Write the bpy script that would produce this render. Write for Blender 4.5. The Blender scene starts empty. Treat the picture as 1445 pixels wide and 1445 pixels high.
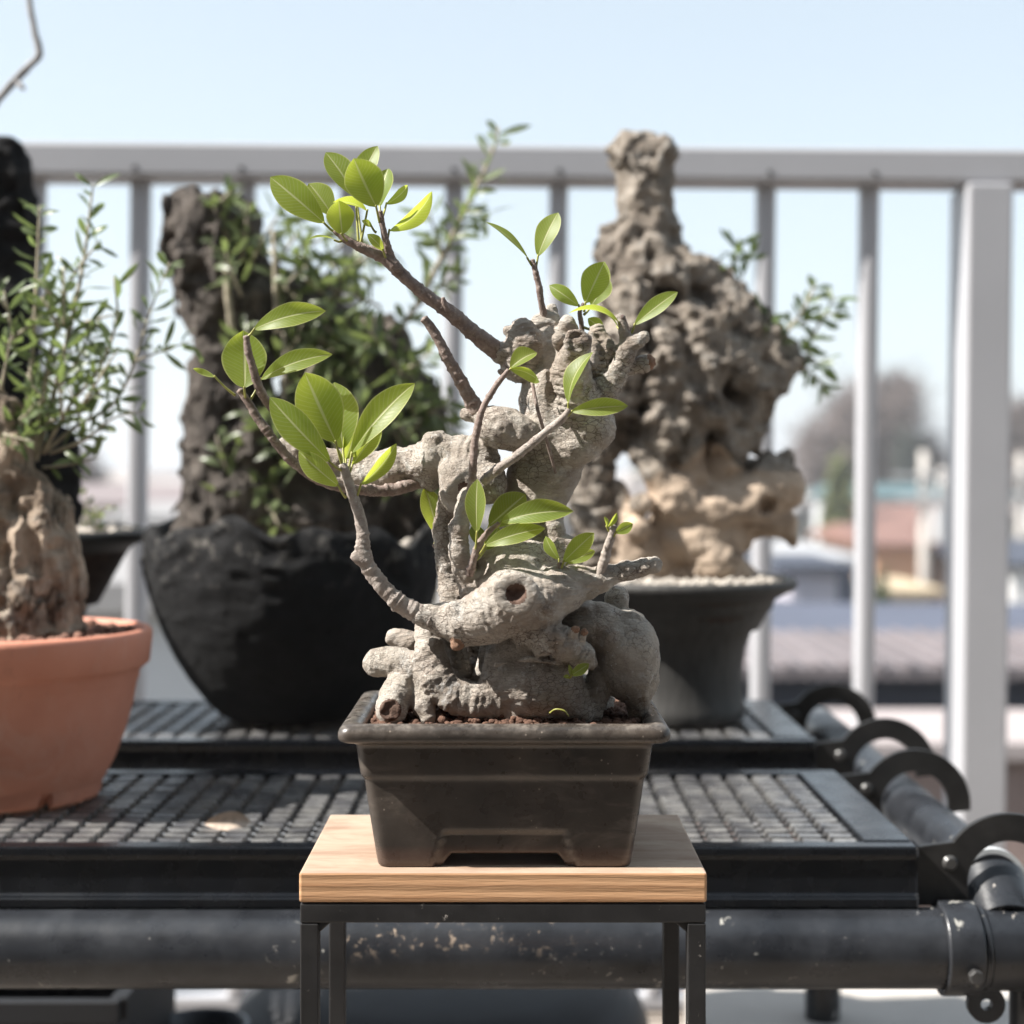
import bpy, bmesh, math, random
import numpy as np
import openvdb
from mathutils import Vector, Matrix

R = math.radians
rng = np.random.default_rng(7)
random.seed(7)
scene = bpy.context.scene
COL = scene.collection

# ------------------------------------------------------------------ camera
F = 2242.0            # focal length in photo pixels
CZ = 0.72             # camera height over the terrace floor
HY = 668.0            # photo row of the horizon
cam_d = bpy.data.cameras.new('camera')
cam = bpy.data.objects.new('camera', cam_d)
COL.objects.link(cam)
cam.location = (0, 0, CZ)
cam.rotation_euler = (R(90), 0, 0)
cam_d.sensor_width = 36
cam_d.lens = 36 * F / 1445
cam_d.shift_y = -(722.5 - HY) / 1445
cam_d.clip_start = 0.01
cam_d.clip_end = 6000
cam_d.dof.use_dof = True
cam_d.dof.focus_distance = 0.79
cam_d.dof.aperture_fstop = 6.4
scene.camera = cam

# ------------------------------------------------------------------ sky, sun, exposure
SUN_EL, SUN_AZ = 46.0, -102.0      # azimuth clockwise from +Y (away from the camera)
w = bpy.data.worlds.new('World')
scene.world = w
w.use_nodes = True
nt = w.node_tree
sky = nt.nodes.new('ShaderNodeTexSky')
sky.sky_type = 'NISHITA'
sky.sun_disc = False
sky.sun_elevation = R(SUN_EL)
sky.sun_rotation = R(SUN_AZ)
sky.altitude = 50
sky.air_density = 1.0
sky.dust_density = 1.0
sky.ozone_density = 1.0
bg = nt.nodes['Background']
bg.inputs['Strength'].default_value = 0.094
hz = nt.nodes.new('ShaderNodeHueSaturation')          # thin high haze: a paler sky
hz.inputs['Saturation'].default_value = 0.6
nt.links.new(sky.outputs[0], hz.inputs['Color'])
tn = nt.nodes.new('ShaderNodeMix'); tn.data_type = 'RGBA'; tn.blend_type = 'MULTIPLY'
tn.inputs[0].default_value = 1.0; tn.inputs[7].default_value = (1.0, 1.0, 1.0, 1)
vl = nt.nodes.new('ShaderNodeMix'); vl.data_type = 'RGBA'      # even veil of thin cloud
vl.inputs[0].default_value = 0.5; vl.inputs[7].default_value = (3.3, 4.0, 4.4, 1)
nt.links.new(hz.outputs[0], vl.inputs[6])
nt.links.new(vl.outputs[2], tn.inputs[6])
nt.links.new(tn.outputs[2], bg.inputs[0])
sd = bpy.data.lights.new('sun', 'SUN')
sun = bpy.data.objects.new('sun', sd)
COL.objects.link(sun)
sd.energy = 5.0
sd.angle = R(0.55)
sd.color = (1.0, 0.955, 0.89)
_d = Vector((math.sin(R(SUN_AZ)) * math.cos(R(SUN_EL)), math.cos(R(SUN_AZ)) * math.cos(R(SUN_EL)), math.sin(R(SUN_EL))))
sun.rotation_euler = _d.to_track_quat('Z', 'Y').to_euler()
sun.location = (-5, 1, 6)
scene.view_settings.view_transform = 'Standard'
scene.view_settings.look = 'None'
scene.view_settings.exposure = 1.22
scene.view_settings.gamma = 1
scene.render.engine = 'CYCLES'
cy = scene.cycles
cy.max_bounces = 8
cy.diffuse_bounces = 4
cy.glossy_bounces = 3
cy.transmission_bounces = 4
cy.transparent_max_bounces = 8
cy.caustics_reflective = False
cy.caustics_refractive = False
cy.use_denoising = True
cy.sample_clamp_indirect = 6.0

# ------------------------------------------------------------------ placing helpers
def P(x, y, D):
    """world point seen at photo pixel (x, y) at distance D along +Y"""
    return Vector(((x - 722.5) / F * D, D, CZ - (y - HY) / F * D))

def px(n, D):
    return n / F * D

def tag(o, label=None, cat=None, group=None, kind=None):
    if label: o['label'] = label
    if cat: o['category'] = cat
    if group: o['group'] = group
    if kind: o['kind'] = kind
    return o

def empty(name, loc, label, cat, group=None):
    o = bpy.data.objects.new(name, None)
    COL.objects.link(o)
    o.location = loc
    o.empty_display_size = 0.02
    return tag(o, label, cat, group)

def origin(o):
    v = Vector((0, 0, 0))
    while o is not None:
        v += o.location
        o = o.parent
    return v

def obj(name, V, Fc, mat, parent=None, smooth=True, loc=None, sharp=None, uv=None, bevel=None):
    """one mesh object from world-space vertices"""
    V = np.asarray(V, dtype=np.float64).reshape(-1, 3)
    off = origin(parent) if parent else Vector(loc if loc is not None else (0, 0, 0))
    me = bpy.data.meshes.new(name)
    V = V - np.array(off)
    if isinstance(Fc, np.ndarray):
        n = len(Fc); k = Fc.shape[1]
        me.vertices.add(len(V)); me.vertices.foreach_set('co', V.astype(np.float32).ravel())
        me.loops.add(n * k); me.loops.foreach_set('vertex_index', Fc.astype(np.int32).ravel())
        me.polygons.add(n); me.polygons.foreach_set('loop_start', np.arange(0, n * k, k, dtype=np.int32))
        me.update(calc_edges=True)
    else:
        me.from_pydata([tuple(v) for v in V], [], [tuple(f) for f in Fc])
        me.update()
    if uv is not None:
        l = me.uv_layers.new(name='UVMap')
        idx = np.empty(len(me.loops), dtype=np.int32); me.loops.foreach_get('vertex_index', idx)
        l.data.foreach_set('uv', np.asarray(uv, dtype=np.float32)[idx].ravel())
    if smooth:
        me.polygons.foreach_set('use_smooth', np.ones(len(me.polygons), dtype=bool))
    if sharp is not None:
        bm = bmesh.new(); bm.from_mesh(me)
        for e in bm.edges:
            if len(e.link_faces) == 2 and e.calc_face_angle(0) > R(sharp): e.smooth = False
        bm.to_mesh(me); bm.free()
    if mat: me.materials.append(mat)
    o = bpy.data.objects.new(name, me)
    COL.objects.link(o)
    if parent: o.parent = parent
    else: o.location = off
    if bevel:
        md = o.modifiers.new('edges', 'BEVEL'); md.width = bevel; md.segments = 2; md.limit_method = 'ANGLE'; md.angle_limit = R(35)
    return o

def copy_tree(o, parent=None):
    c = o.copy(); COL.objects.link(c)
    if parent: c.parent = parent
    for ch in list(o.children): copy_tree(ch, c)
    return c

class MB:
    """collects simple shapes into one mesh"""
    def __init__(s): s.v = []; s.f = []
    def add(s, V, Fc):
        n = len(s.v)
        s.v += [tuple(v) for v in V]
        s.f += [tuple(int(i) + n for i in f) for f in Fc]
        return s
    def box(s, x0, x1, y0, y1, z0, z1):
        return s.add([(x0,y0,z0),(x1,y0,z0),(x1,y1,z0),(x0,y1,z0),(x0,y0,z1),(x1,y0,z1),(x1,y1,z1),(x0,y1,z1)],
                     [(3,2,1,0),(4,5,6,7),(0,1,5,4),(1,2,6,5),(2,3,7,6),(3,0,4,7)])
    def cyl(s, a, b, r0, r1=None, n=32, caps=True):
        a, b = Vector(a), Vector(b); r1 = r0 if r1 is None else r1
        d = (b - a).normalized(); u = d.orthogonal().normalized(); v = d.cross(u)
        V = []
        for p, r in ((a, r0), (b, r1)):
            for i in range(n):
                t = 2 * math.pi * i / n
                V.append(p + u * (r * math.cos(t)) + v * (r * math.sin(t)))
        Fc = [(i, (i + 1) % n, n + (i + 1) % n, n + i) for i in range(n)]
        if caps: Fc += [tuple(range(n - 1, -1, -1)), tuple(range(n, 2 * n))]
        return s.add(V, Fc)
    def ring(s, a, b, ro, ri, n=40):
        a, b = Vector(a), Vector(b)
        d = (b - a).normalized(); u = d.orthogonal().normalized(); v = d.cross(u)
        V = []
        for p, r in ((a, ri), (a, ro), (b, ro), (b, ri)):
            for i in range(n):
                t = 2 * math.pi * i / n
                V.append(p + u * (r * math.cos(t)) + v * (r * math.sin(t)))
        Fc = []
        for k in range(4):
            k2 = (k + 1) % 4
            Fc += [(k*n+i, k*n+(i+1) % n, k2*n+(i+1) % n, k2*n+i) for i in range(n)]
        return s.add(V, Fc)
    def build(s, name, mat, parent=None, **kw):
        return obj(name, s.v, s.f, mat, parent, **kw)

def lathe(c, prof, n=72, closed=False, wob=None):
    """prof: list of (r, z) from the outside bottom round to the inside; c: world base centre"""
    V = []; Fc = []
    m = len(prof)
    for k, (r, z) in enumerate(prof):
        for i in range(n):
            t = 2 * math.pi * i / n
            rr, zz = (r, z) if wob is None else wob(r, z, t, k)
            V.append((c[0] + rr * math.cos(t), c[1] + rr * math.sin(t), c[2] + zz))
    for k in range(m - 1):
        Fc += [(k*n+i, k*n+(i+1) % n, (k+1)*n+(i+1) % n, (k+1)*n+i) for i in range(n)]
    Fc.append(tuple(range(n - 1, -1, -1)))
    Fc.append(tuple((m-1)*n + i for i in range(n)))
    return V, Fc

# ------------------------------------------------------------------ numpy noise
def _hash(i, j, k, seed):
    h = (i.astype(np.int64) * 374761393 + j.astype(np.int64) * 668265263 + k.astype(np.int64) * 2147483647 + seed * 974711) & 0xffffffff
    h = ((h ^ (h >> 13)) * 1274126177) & 0xffffffff
    h = (h ^ (h >> 16)) * 2246822519 & 0xffffffff
    return ((h ^ (h >> 15)) & 0xffff) / 65535.0

def vnoise(X, s, seed=0):
    """value noise in -1..1 at points X (n,3), feature size s"""
    Q = X / s
    I = np.floor(Q).astype(np.int64); f = Q - I
    f = f * f * f * (f * (f * 6 - 15) + 10)
    out = 0
    for a in (0, 1):
        for b in (0, 1):
            for c in (0, 1):
                wgt = (f[..., 0] if a else 1 - f[..., 0]) * (f[..., 1] if b else 1 - f[..., 1]) * (f[..., 2] if c else 1 - f[..., 2])
                out = out + wgt * _hash(I[..., 0] + a, I[..., 1] + b, I[..., 2] + c, seed)
    return out * 2 - 1

def fbm(X, s, seed=0, oct=3, g=0.5):
    o = 0; a = 1.0
    for k in range(oct):
        o = o + a * vnoise(X, s / 2 ** k, seed + k * 17); a *= g
    return o

def ridged(X, s, seed=0, oct=2):
    o = 0; a = 1.0
    for k in range(oct):
        o = o + a * (1 - 2 * np.abs(vnoise(X, s / 2 ** k, seed + 31 * k))); a *= 0.5
    return o

# ------------------------------------------------------------------ signed distance modelling
class SDF:
    def __init__(s, lo, hi, h):
        s.h = h; s.lo = np.array(lo, float); n = np.ceil((np.array(hi) - s.lo) / h).astype(int) + 1
        s.ax = [s.lo[i] + h * np.arange(n[i]) for i in range(3)]
        s.f = np.full(n, 0.05, np.float32)
    def _win(s, lo, hi):
        sl = []
        for i in range(3):
            a = max(0, int((lo[i] - s.lo[i]) / s.h)); b = min(len(s.ax[i]), int((hi[i] - s.lo[i]) / s.h) + 2)
            if b <= a: return None
            sl.append(slice(a, b))
        return tuple(sl)
    def _xyz(s, sl):
        return s.ax[0][sl[0]][:, None, None], s.ax[1][sl[1]][None, :, None], s.ax[2][sl[2]][None, None, :]
    def _put(s, sl, d, k, sub=False):
        a = s.f[sl]
        if sub:
            hh = np.clip(0.5 - 0.5 * (a + d) / k, 0, 1)
            s.f[sl] = a * (1 - hh) - d * hh + k * hh * (1 - hh)
        else:
            hh = np.clip(0.5 + 0.5 * (a - d) / k, 0, 1)
            s.f[sl] = a * (1 - hh) + d * hh - k * hh * (1 - hh)
    def ell(s, c, r, k=0.004, sub=False):
        r = np.array(r if hasattr(r, '__len__') else (r, r, r), float); c = np.array(c)
        m = k + 0.012
        sl = s._win(c - r - m, c + r + m)
        if sl is None: return
        X, Y, Z = s._xyz(sl)
        q = np.sqrt(((X - c[0]) / r[0]) ** 2 + ((Y - c[1]) / r[1]) ** 2 + ((Z - c[2]) / r[2]) ** 2)
        s._put(sl, ((q - 1) * r.min() * (0.5 + 0.5 * r.mean() / r.min())).astype(np.float32), k, sub)
    def cap(s, a, b, r0, r1, k=0.004, sub=False, wr=0.0, wf=0.0):
        a = np.array(a); b = np.array(b); rm = max(r0, r1); m = k + 0.012 + rm
        sl = s._win(np.minimum(a, b) - m, np.maximum(a, b) + m)
        if sl is None: return
        X, Y, Z = s._xyz(sl); ab = b - a; L2 = float(ab @ ab) + 1e-12
        t = ((X - a[0]) * ab[0] + (Y - a[1]) * ab[1] + (Z - a[2]) * ab[2]) / L2
        tc = np.clip(t, 0, 1)
        d = np.sqrt((X - a[0] - tc * ab[0]) ** 2 + (Y - a[1] - tc * ab[1]) ** 2 + (Z - a[2] - tc * ab[2]) ** 2)
        rr = r0 + (r1 - r0) * tc
        if wr:
            u = t * math.sqrt(L2) / wf
            ph = 9.0 * (X - a[0] + Z - a[2]) / (wf * 6)
            rr = rr * (1 + wr * np.sin(6.283 * u + 1.7 * np.sin(2.1 * u)) + 0.45 * wr * np.sin(6.283 * 2.6 * u + ph + 1.3 * np.sin(3.7 * u)))
        s._put(sl, (d - rr).astype(np.float32), k, sub)
    def noise(s, fn):
        """fn(points)->offset in metres added to the field near the surface"""
        m = np.abs(s.f) < 0.02
        i = np.nonzero(m)
        X = np.stack([s.ax[0][i[0]], s.ax[1][i[1]], s.ax[2][i[2]]], -1)
        s.f[i] += fn(X).astype(np.float32)
    def mesh(s):
        g = openvdb.FloatGrid(1.0)
        g.copyFromArray(np.clip(s.f, -3 * s.h, 3 * s.h) / s.h)
        pts, quads = g.convertToQuads(isovalue=0.0)
        V = np.asarray(pts, float) * s.h + s.lo
        Q = np.asarray(quads)[:, ::-1].astype(np.int64)
        return V, Q

def vnormals(V, Q):
    a, b, c, d = V[Q[:, 0]], V[Q[:, 1]], V[Q[:, 2]], V[Q[:, 3]]
    n = np.cross(c - a, d - b)
    N = np.zeros_like(V)
    for k in range(4): np.add.at(N, Q[:, k], n)
    return N / (np.linalg.norm(N, axis=1, keepdims=True) + 1e-12)

def smooth_mesh(V, Q, it=1):
    for _ in range(it):
        S = np.zeros_like(V); C = np.zeros(len(V))
        for k in range(4):
            np.add.at(S, Q[:, k], V[Q[:, (k + 1) % 4]]); np.add.at(C, Q[:, k], 1)
            np.add.at(S, Q[:, k], V[Q[:, (k + 3) % 4]]); np.add.at(C, Q[:, k], 1)
        V = 0.5 * V + 0.5 * S / C[:, None]
    return V

# ------------------------------------------------------------------ tubes and leaves
def spline(pts, step):
    pts = [np.array(p, float) for p in pts]
    if len(pts) == 2: pts = [pts[0], (pts[0] + pts[1]) / 2, pts[1]]
    ext = [2 * pts[0] - pts[1]] + pts + [2 * pts[-1] - pts[-2]]
    out = []
    for i in range(1, len(ext) - 2):
        p0, p1, p2, p3 = ext[i-1:i+3]
        n = max(2, int(np.linalg.norm(p2[:3] - p1[:3]) / step))
        for j in range(n):
            t = j / n
            out.append(0.5 * ((2*p1) + (-p0+p2)*t + (2*p0-5*p1+4*p2-p3)*t*t + (-p0+3*p1-3*p2+p3)*t**3))
    out.append(ext[-2])
    return np.array(out)

def tube(pr, step=0.0012, n=14, rough=0.06, rings=0.0, ring_gap=0.004, seed=0):
    """pr: list of (x, y, z, r) in metres -> verts, faces of a closed knobbly tube"""
    S = spline(pr, step)
    C, Rr = S[:, :3], np.maximum(S[:, 3], 0.0002)
    m = len(C)
    T = np.gradient(C, axis=0); T /= np.linalg.norm(T, axis=1, keepdims=True) + 1e-12
    u = np.array(Vector(T[0]).orthogonal().normalized())
    V = np.zeros((m, n, 3)); ang = np.arange(n) * 2 * math.pi / n
    rg = np.random.default_rng(seed)
    al = np.concatenate([[0], np.cumsum(np.linalg.norm(np.diff(C, axis=0), axis=1))])
    ringf = np.zeros(m)
    if rings:
        p = 0.0
        while p < al[-1]:
            p += ring_gap * rg.uniform(0.5, 1.5)
            ringf += rings * rg.uniform(0.4, 1.2) * np.exp(-((al - p) / (ring_gap * 0.16)) ** 2)
    for i in range(m):
        u = u - T[i] * (u @ T[i]); u /= np.linalg.norm(u); v = np.cross(T[i], u)
        V[i] = C[i] + (np.cos(ang)[:, None] * u + np.sin(ang)[:, None] * v) * Rr[i]
    dirs = V - C[:, None, :]
    nz = fbm((V + seed * 0.37).reshape(-1, 3), 0.0035, seed, 2).reshape(m, n)
    V = C[:, None, :] + dirs * (1 + rough * nz + ringf[:, None] * (0.7 + 0.6 * nz))[..., None]
    V = V.reshape(-1, 3)
    idx = np.arange(m * n).reshape(m, n)
    a = idx[:-1]; b = idx[1:]
    Fc = [tuple(q) for q in np.stack([a, np.roll(a, -1, 1), np.roll(b, -1, 1), b], -1).reshape(-1, 4)]
    V = np.vstack([V, C[:1] - T[:1] * Rr[0] * 0.3, C[-1:] + T[-1:] * Rr[-1] * 0.35])
    s, e = m * n, m * n + 1
    Fc += [(s, int(idx[0, (i+1) % n]), int(idx[0, i])) for i in range(n)]
    Fc += [(e, int(idx[-1, i]), int(idx[-1, (i+1) % n])) for i in range(n)]
    return V, Fc

def leaf_mesh(base, tip, W, roll=0.0, fold=0.25, curl=0.12, nu=14, nv=8, wave=0.02, seed=0, shape=1.0, facing=(0, -1, 0.15)):
    """a blade from base to tip; W real width; roll turns it about its axis; returns V, F, uv"""
    base = Vector(base); tip = Vector(tip); ax = tip - base; L = ax.length; ax.normalize()
    nrm = Vector(facing); nrm = (nrm - ax * nrm.dot(ax)).normalized()
    nrm = Matrix.Rotation(R(roll), 3, ax) @ nrm
    side = ax.cross(nrm).normalized()
    rg = random.Random(seed); ph = rg.uniform(0, 6)
    V, uv = [], []
    for i in range(nu + 1):
        t = i / nu
        wd = (math.sin(math.pi * min(1, t ** (1.0 * shape))) ** 0.62) * (0.72 + 0.34 * min(1, t * 1.7)) if 0 < t < 1 else 0.0
        if t > 0.86: wd *= 1 - 0.25 * ((t - 0.86) / 0.14)
        wd = max(wd, 0.015)
        cz = curl * L * (4 * t * (1 - t)) - curl * 0.6 * L * t * t
        for j in range(nv + 1):
            s = j / nv * 2 - 1
            x = s * wd * W * 0.5
            z = cz + abs(s) ** 1.4 * wd * W * 0.5 * fold + wave * W * math.sin(9 * t + ph + s) * abs(s)
            V.append(base + ax * (t * L) + side * (x * (1 - 0.12 * fold)) + nrm * z)
            uv.append((j / nv, t))
    Fc = []
    for i in range(nu):
        for j in range(nv):
            a = i * (nv + 1) + j
            Fc.append((a, a + 1, a + nv + 2, a + nv + 1))
    return V, Fc, uv

# ------------------------------------------------------------------ materials
class M:
    def __init__(s, name, rough=0.6, metal=0.0, spec=0.5, coat=0.0):
        s.m = bpy.data.materials.new(name); s.m.use_nodes = True
        s.t = s.m.node_tree; s.n = s.t.nodes; s.l = s.t.links
        s.p = s.n['Principled BSDF']; s.out = s.n['Material Output']
        s.p.inputs['Roughness'].default_value = rough
        s.p.inputs['Metallic'].default_value = metal
        s.p.inputs['Specular IOR Level'].default_value = spec
        s.p.inputs['Coat Weight'].default_value = coat
        s._tc = None; s.bumpn = None
    def coord(s, kind='Object', scale=(1, 1, 1), rot=(0, 0, 0)):
        if s._tc is None: s._tc = s.n.new('ShaderNodeTexCoord')
        mp = s.n.new('ShaderNodeMapping'); mp.inputs['Scale'].default_value = scale; mp.inputs['Rotation'].default_value = rot
        s.l.new(s._tc.outputs[kind], mp.inputs[0]); return mp.outputs[0]
    def noise(s, size, detail=4, rough=0.55, dist=0.0, scale=(1, 1, 1), kind='Object', vec=None):
        t = s.n.new('ShaderNodeTexNoise'); t.inputs['Scale'].default_value = 1.0 / size; t.inputs['Detail'].default_value = detail
        t.inputs['Roughness'].default_value = rough; t.inputs['Distortion'].default_value = dist
        s.l.new(vec or s.coord(kind, scale), t.inputs['Vector']); return t.outputs['Fac']
    def voro(s, size, feature='F1', scale=(1, 1, 1), rand=1.0, vec=None):
        t = s.n.new('ShaderNodeTexVoronoi'); t.feature = feature; t.inputs['Scale'].default_value = 1.0 / size; t.inputs['Randomness'].default_value = rand
        s.l.new(vec or s.coord('Object', scale), t.inputs['Vector']); return t.outputs['Distance']
    def wave(s, size, dist=2.0, detail=2, dscale=1.0, direction='X', scale=(1, 1, 1), profile='SIN'):
        t = s.n.new('ShaderNodeTexWave'); t.wave_type = 'BANDS'; t.bands_direction = direction; t.wave_profile = profile
        t.inputs['Scale'].default_value = 0.314 / size; t.inputs['Distortion'].default_value = dist; t.inputs['Detail'].default_value = detail
        t.inputs['Detail Scale'].default_value = dscale
        s.l.new(s.coord('Object', scale), t.inputs['Vector']); return t.outputs['Fac']
    def ramp(s, fac, stops):
        r = s.n.new('ShaderNodeValToRGB'); e = r.color_ramp.elements
        while len(e) < len(stops): e.new(0.5)
        for k, (p, c) in enumerate(stops):
            e[k].position = p
            c = c if hasattr(c, '__len__') else (c, c, c)
            e[k].color = (c[0], c[1], c[2], 1)
        s.l.new(fac, r.inputs[0]); return r.outputs[0]
    def mix(s, fac, a, b, mode='MIX'):
        n = s.n.new('ShaderNodeMix'); n.data_type = 'RGBA'; n.blend_type = mode
        for v, i in ((fac, 0), (a, 6), (b, 7)):
            if isinstance(v, bpy.types.NodeSocket): s.l.new(v, n.inputs[i])
            elif i == 0: n.inputs[0].default_value = v
            else: n.inputs[i].default_value = (v[0], v[1], v[2], 1)
        return n.outputs[2]
    def math(s, op, a, b=0.0):
        n = s.n.new('ShaderNodeMath'); n.operation = op
        for v, i in ((a, 0), (b, 1)):
            if isinstance(v, bpy.types.NodeSocket): s.l.new(v, n.inputs[i])
            else: n.inputs[i].default_value = v
        return n.outputs[0]
    def color(s, c):
        if isinstance(c, bpy.types.NodeSocket): s.l.new(c, s.p.inputs['Base Color'])
        else: s.p.inputs['Base Color'].default_value = (c[0], c[1], c[2], 1)
        return s
    def rough(s, c): s.l.new(c, s.p.inputs['Roughness']); return s
    def bump(s, h, dist, strength=1.0):
        b = s.n.new('ShaderNodeBump'); b.inputs['Distance'].default_value = dist; b.inputs['Strength'].default_value = strength
        s.l.new(h, b.inputs['Height'])
        if s.bumpn: s.l.new(s.bumpn, b.inputs['Normal'])
        s.bumpn = b.outputs[0]; s.l.new(s.bumpn, s.p.inputs['Normal']); return s
    def uvx(s):
        if s._tc is None: s._tc = s.n.new('ShaderNodeTexCoord')
        x = s.n.new('ShaderNodeSeparateXYZ'); s.l.new(s._tc.outputs['UV'], x.inputs[0]); return x.outputs[0], x.outputs[1]
    def objz(s, axis=2):
        x = s.n.new('ShaderNodeSeparateXYZ'); s.l.new(s.coord('Object'), x.inputs[0]); return x.outputs[axis]

def simple(name, c, rough=0.6, var=0.15, size=0.05, metal=0.0, spec=0.5, bump=0.0, bsize=0.01):
    m = M(name, rough, metal, spec)
    n = m.noise(size, 5, 0.6)
    lo = tuple(v * (1 - var) for v in c); hi = tuple(min(1, v * (1 + var)) for v in c)
    m.color(m.ramp(n, [(0.3, lo), (0.7, hi)]))
    if bump: m.bump(m.noise(bsize, 4), bump)
    return m.m

def bark(name, cols, size=0.012, crack=0.006, bump=0.0012, rough=0.85, lichen=None, stretch=(1, 1, 1), fine=0.0012, crackcol=None, ridge=0.5, cdepth=1.0, stain_shade=None, wrinkle=0.0):
    m = M(name, rough, 0, 0.25)
    n1 = m.noise(size, 6, 0.65, 0.3, stretch)
    n2 = m.noise(size * 0.22, 5, 0.7, 0.0, stretch)
    c = m.ramp(n1, [(0.28, cols[0]), (0.5, cols[1]), (0.72, cols[2])])
    c = m.mix(m.ramp(n2, [(0.35, 0.0), (0.65, 0.55)]), c, cols[3])
    dv = m.n.new('ShaderNodeVectorMath'); dv.operation = 'ADD'
    nz = m.n.new('ShaderNodeTexNoise'); nz.inputs['Scale'].default_value = 1 / (crack * 1.2)
    m.l.new(m.coord('Object', stretch), nz.inputs['Vector'])
    sc = m.n.new('ShaderNodeVectorMath'); sc.operation = 'SCALE'; sc.inputs['Scale'].default_value = crack * 1.1
    m.l.new(nz.outputs['Color'], sc.inputs[0]); m.l.new(m.coord('Object', stretch), dv.inputs[0]); m.l.new(sc.outputs[0], dv.inputs[1])
    cr = m.voro(crack, 'DISTANCE_TO_EDGE', vec=dv.outputs[0])
    crk = m.ramp(cr, [(0.0, 1.0 - cdepth), (0.07, 1.0)])
    patch = m.ramp(m.noise(size * 1.7, 2, 0.5), [(0.48, 0.0), (0.62, 1.0)])
    crk2 = m.math('MAXIMUM', crk, m.math('SUBTRACT', 1.0, patch))
    if stain_shade: c = m.mix(m.ramp(m.noise(size * 2.2, 5, 0.62, 0.6), [(0.46, 0.0), (0.64, stain_shade[3])]), c, stain_shade[:3])
    if crackcol: c = m.mix(crk2, crackcol, c)
    if lichen:
        lf = m.ramp(m.noise(size * 0.8, 6, 0.75, 0.5), [(0.55, 0.0), (0.66, lichen[3])])
        c = m.mix(lf, c, lichen[:3])
        sp = m.ramp(m.voro(0.0028), [(0.10, 1.0), (0.2, 0.0)])
        spn = m.math('MULTIPLY', sp, m.ramp(m.noise(0.013, 3), [(0.5, 0.0), (0.62, lichen[3])]))
        c = m.mix(spn, c, tuple(min(0.8, v * 1.15) for v in lichen[:3]))
    m.color(c)
    m.bump(m.math('MULTIPLY', crk2, 1.0), bump * 0.6)
    m.bump(m.noise(fine, 5, 0.7), bump * ridge)
    if wrinkle: m.bump(m.noise(0.0042, 5, 0.65, 0.8, (1, 1, 3.2)), wrinkle)
    m.bump(n2, bump)
    return m.m

MAT = {}
MAT['ficus_bark'] = bark('ficus_bark', [(0.36, 0.312, 0.262), (0.57, 0.52, 0.46), (0.69, 0.645, 0.585), (0.44, 0.37, 0.305)], 0.016, 0.0038, 0.0010, 0.8, (0.66, 0.64, 0.60, 0.75), (1, 1, 1.6), crackcol=(0.14, 0.10, 0.08), cdepth=0.75, fine=0.0011, ridge=1.0, wrinkle=0.0022, stain_shade=(0.27, 0.205, 0.16, 0.6))
MAT['ficus_bark_lit'] = bark('ficus_bark_lit', [(0.420, 0.364, 0.304), (0.630, 0.576, 0.503), (0.735, 0.687, 0.617), (0.504, 0.434, 0.361)], 0.010, 0.0036, 0.0010, 0.8, (0.74, 0.72, 0.69, 0.8), (1, 1, 1), crackcol=(0.20, 0.16, 0.13), cdepth=0.6, fine=0.0011, ridge=1.0, wrinkle=0.0015, stain_shade=(0.36, 0.29, 0.24, 0.6))  # bark copy with sunlit brightness painted in, besides some whitish lichen
MAT['ficus_twig'] = bark('ficus_twig', [(0.13, 0.09, 0.075), (0.235, 0.175, 0.15), (0.38, 0.31, 0.275), (0.30, 0.235, 0.205)], 0.005, 0.003, 0.0005, 0.6, (0.5, 0.45, 0.4, 0.5), fine=0.0006)
MAT['ficus_limb'] = bark('ficus_limb', [(0.18, 0.14, 0.12), (0.36, 0.31, 0.275), (0.52, 0.48, 0.44), (0.43, 0.37, 0.325)], 0.006, 0.003, 0.0006, 0.75, (0.55, 0.52, 0.47, 0.6), fine=0.0007)
MAT['cut_wood'] = bark('cut_wood', [(0.16, 0.09, 0.06), (0.30, 0.18, 0.12), (0.42, 0.28, 0.20), (0.22, 0.13, 0.09)], 0.003, 0.002, 0.0005, 0.8)
MAT['knot_wood'] = bark('knot_wood', [(0.07, 0.04, 0.03), (0.13, 0.08, 0.06), (0.20, 0.14, 0.11), (0.16, 0.10, 0.08)], 0.004, 0.002, 0.0006, 0.9)

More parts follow.
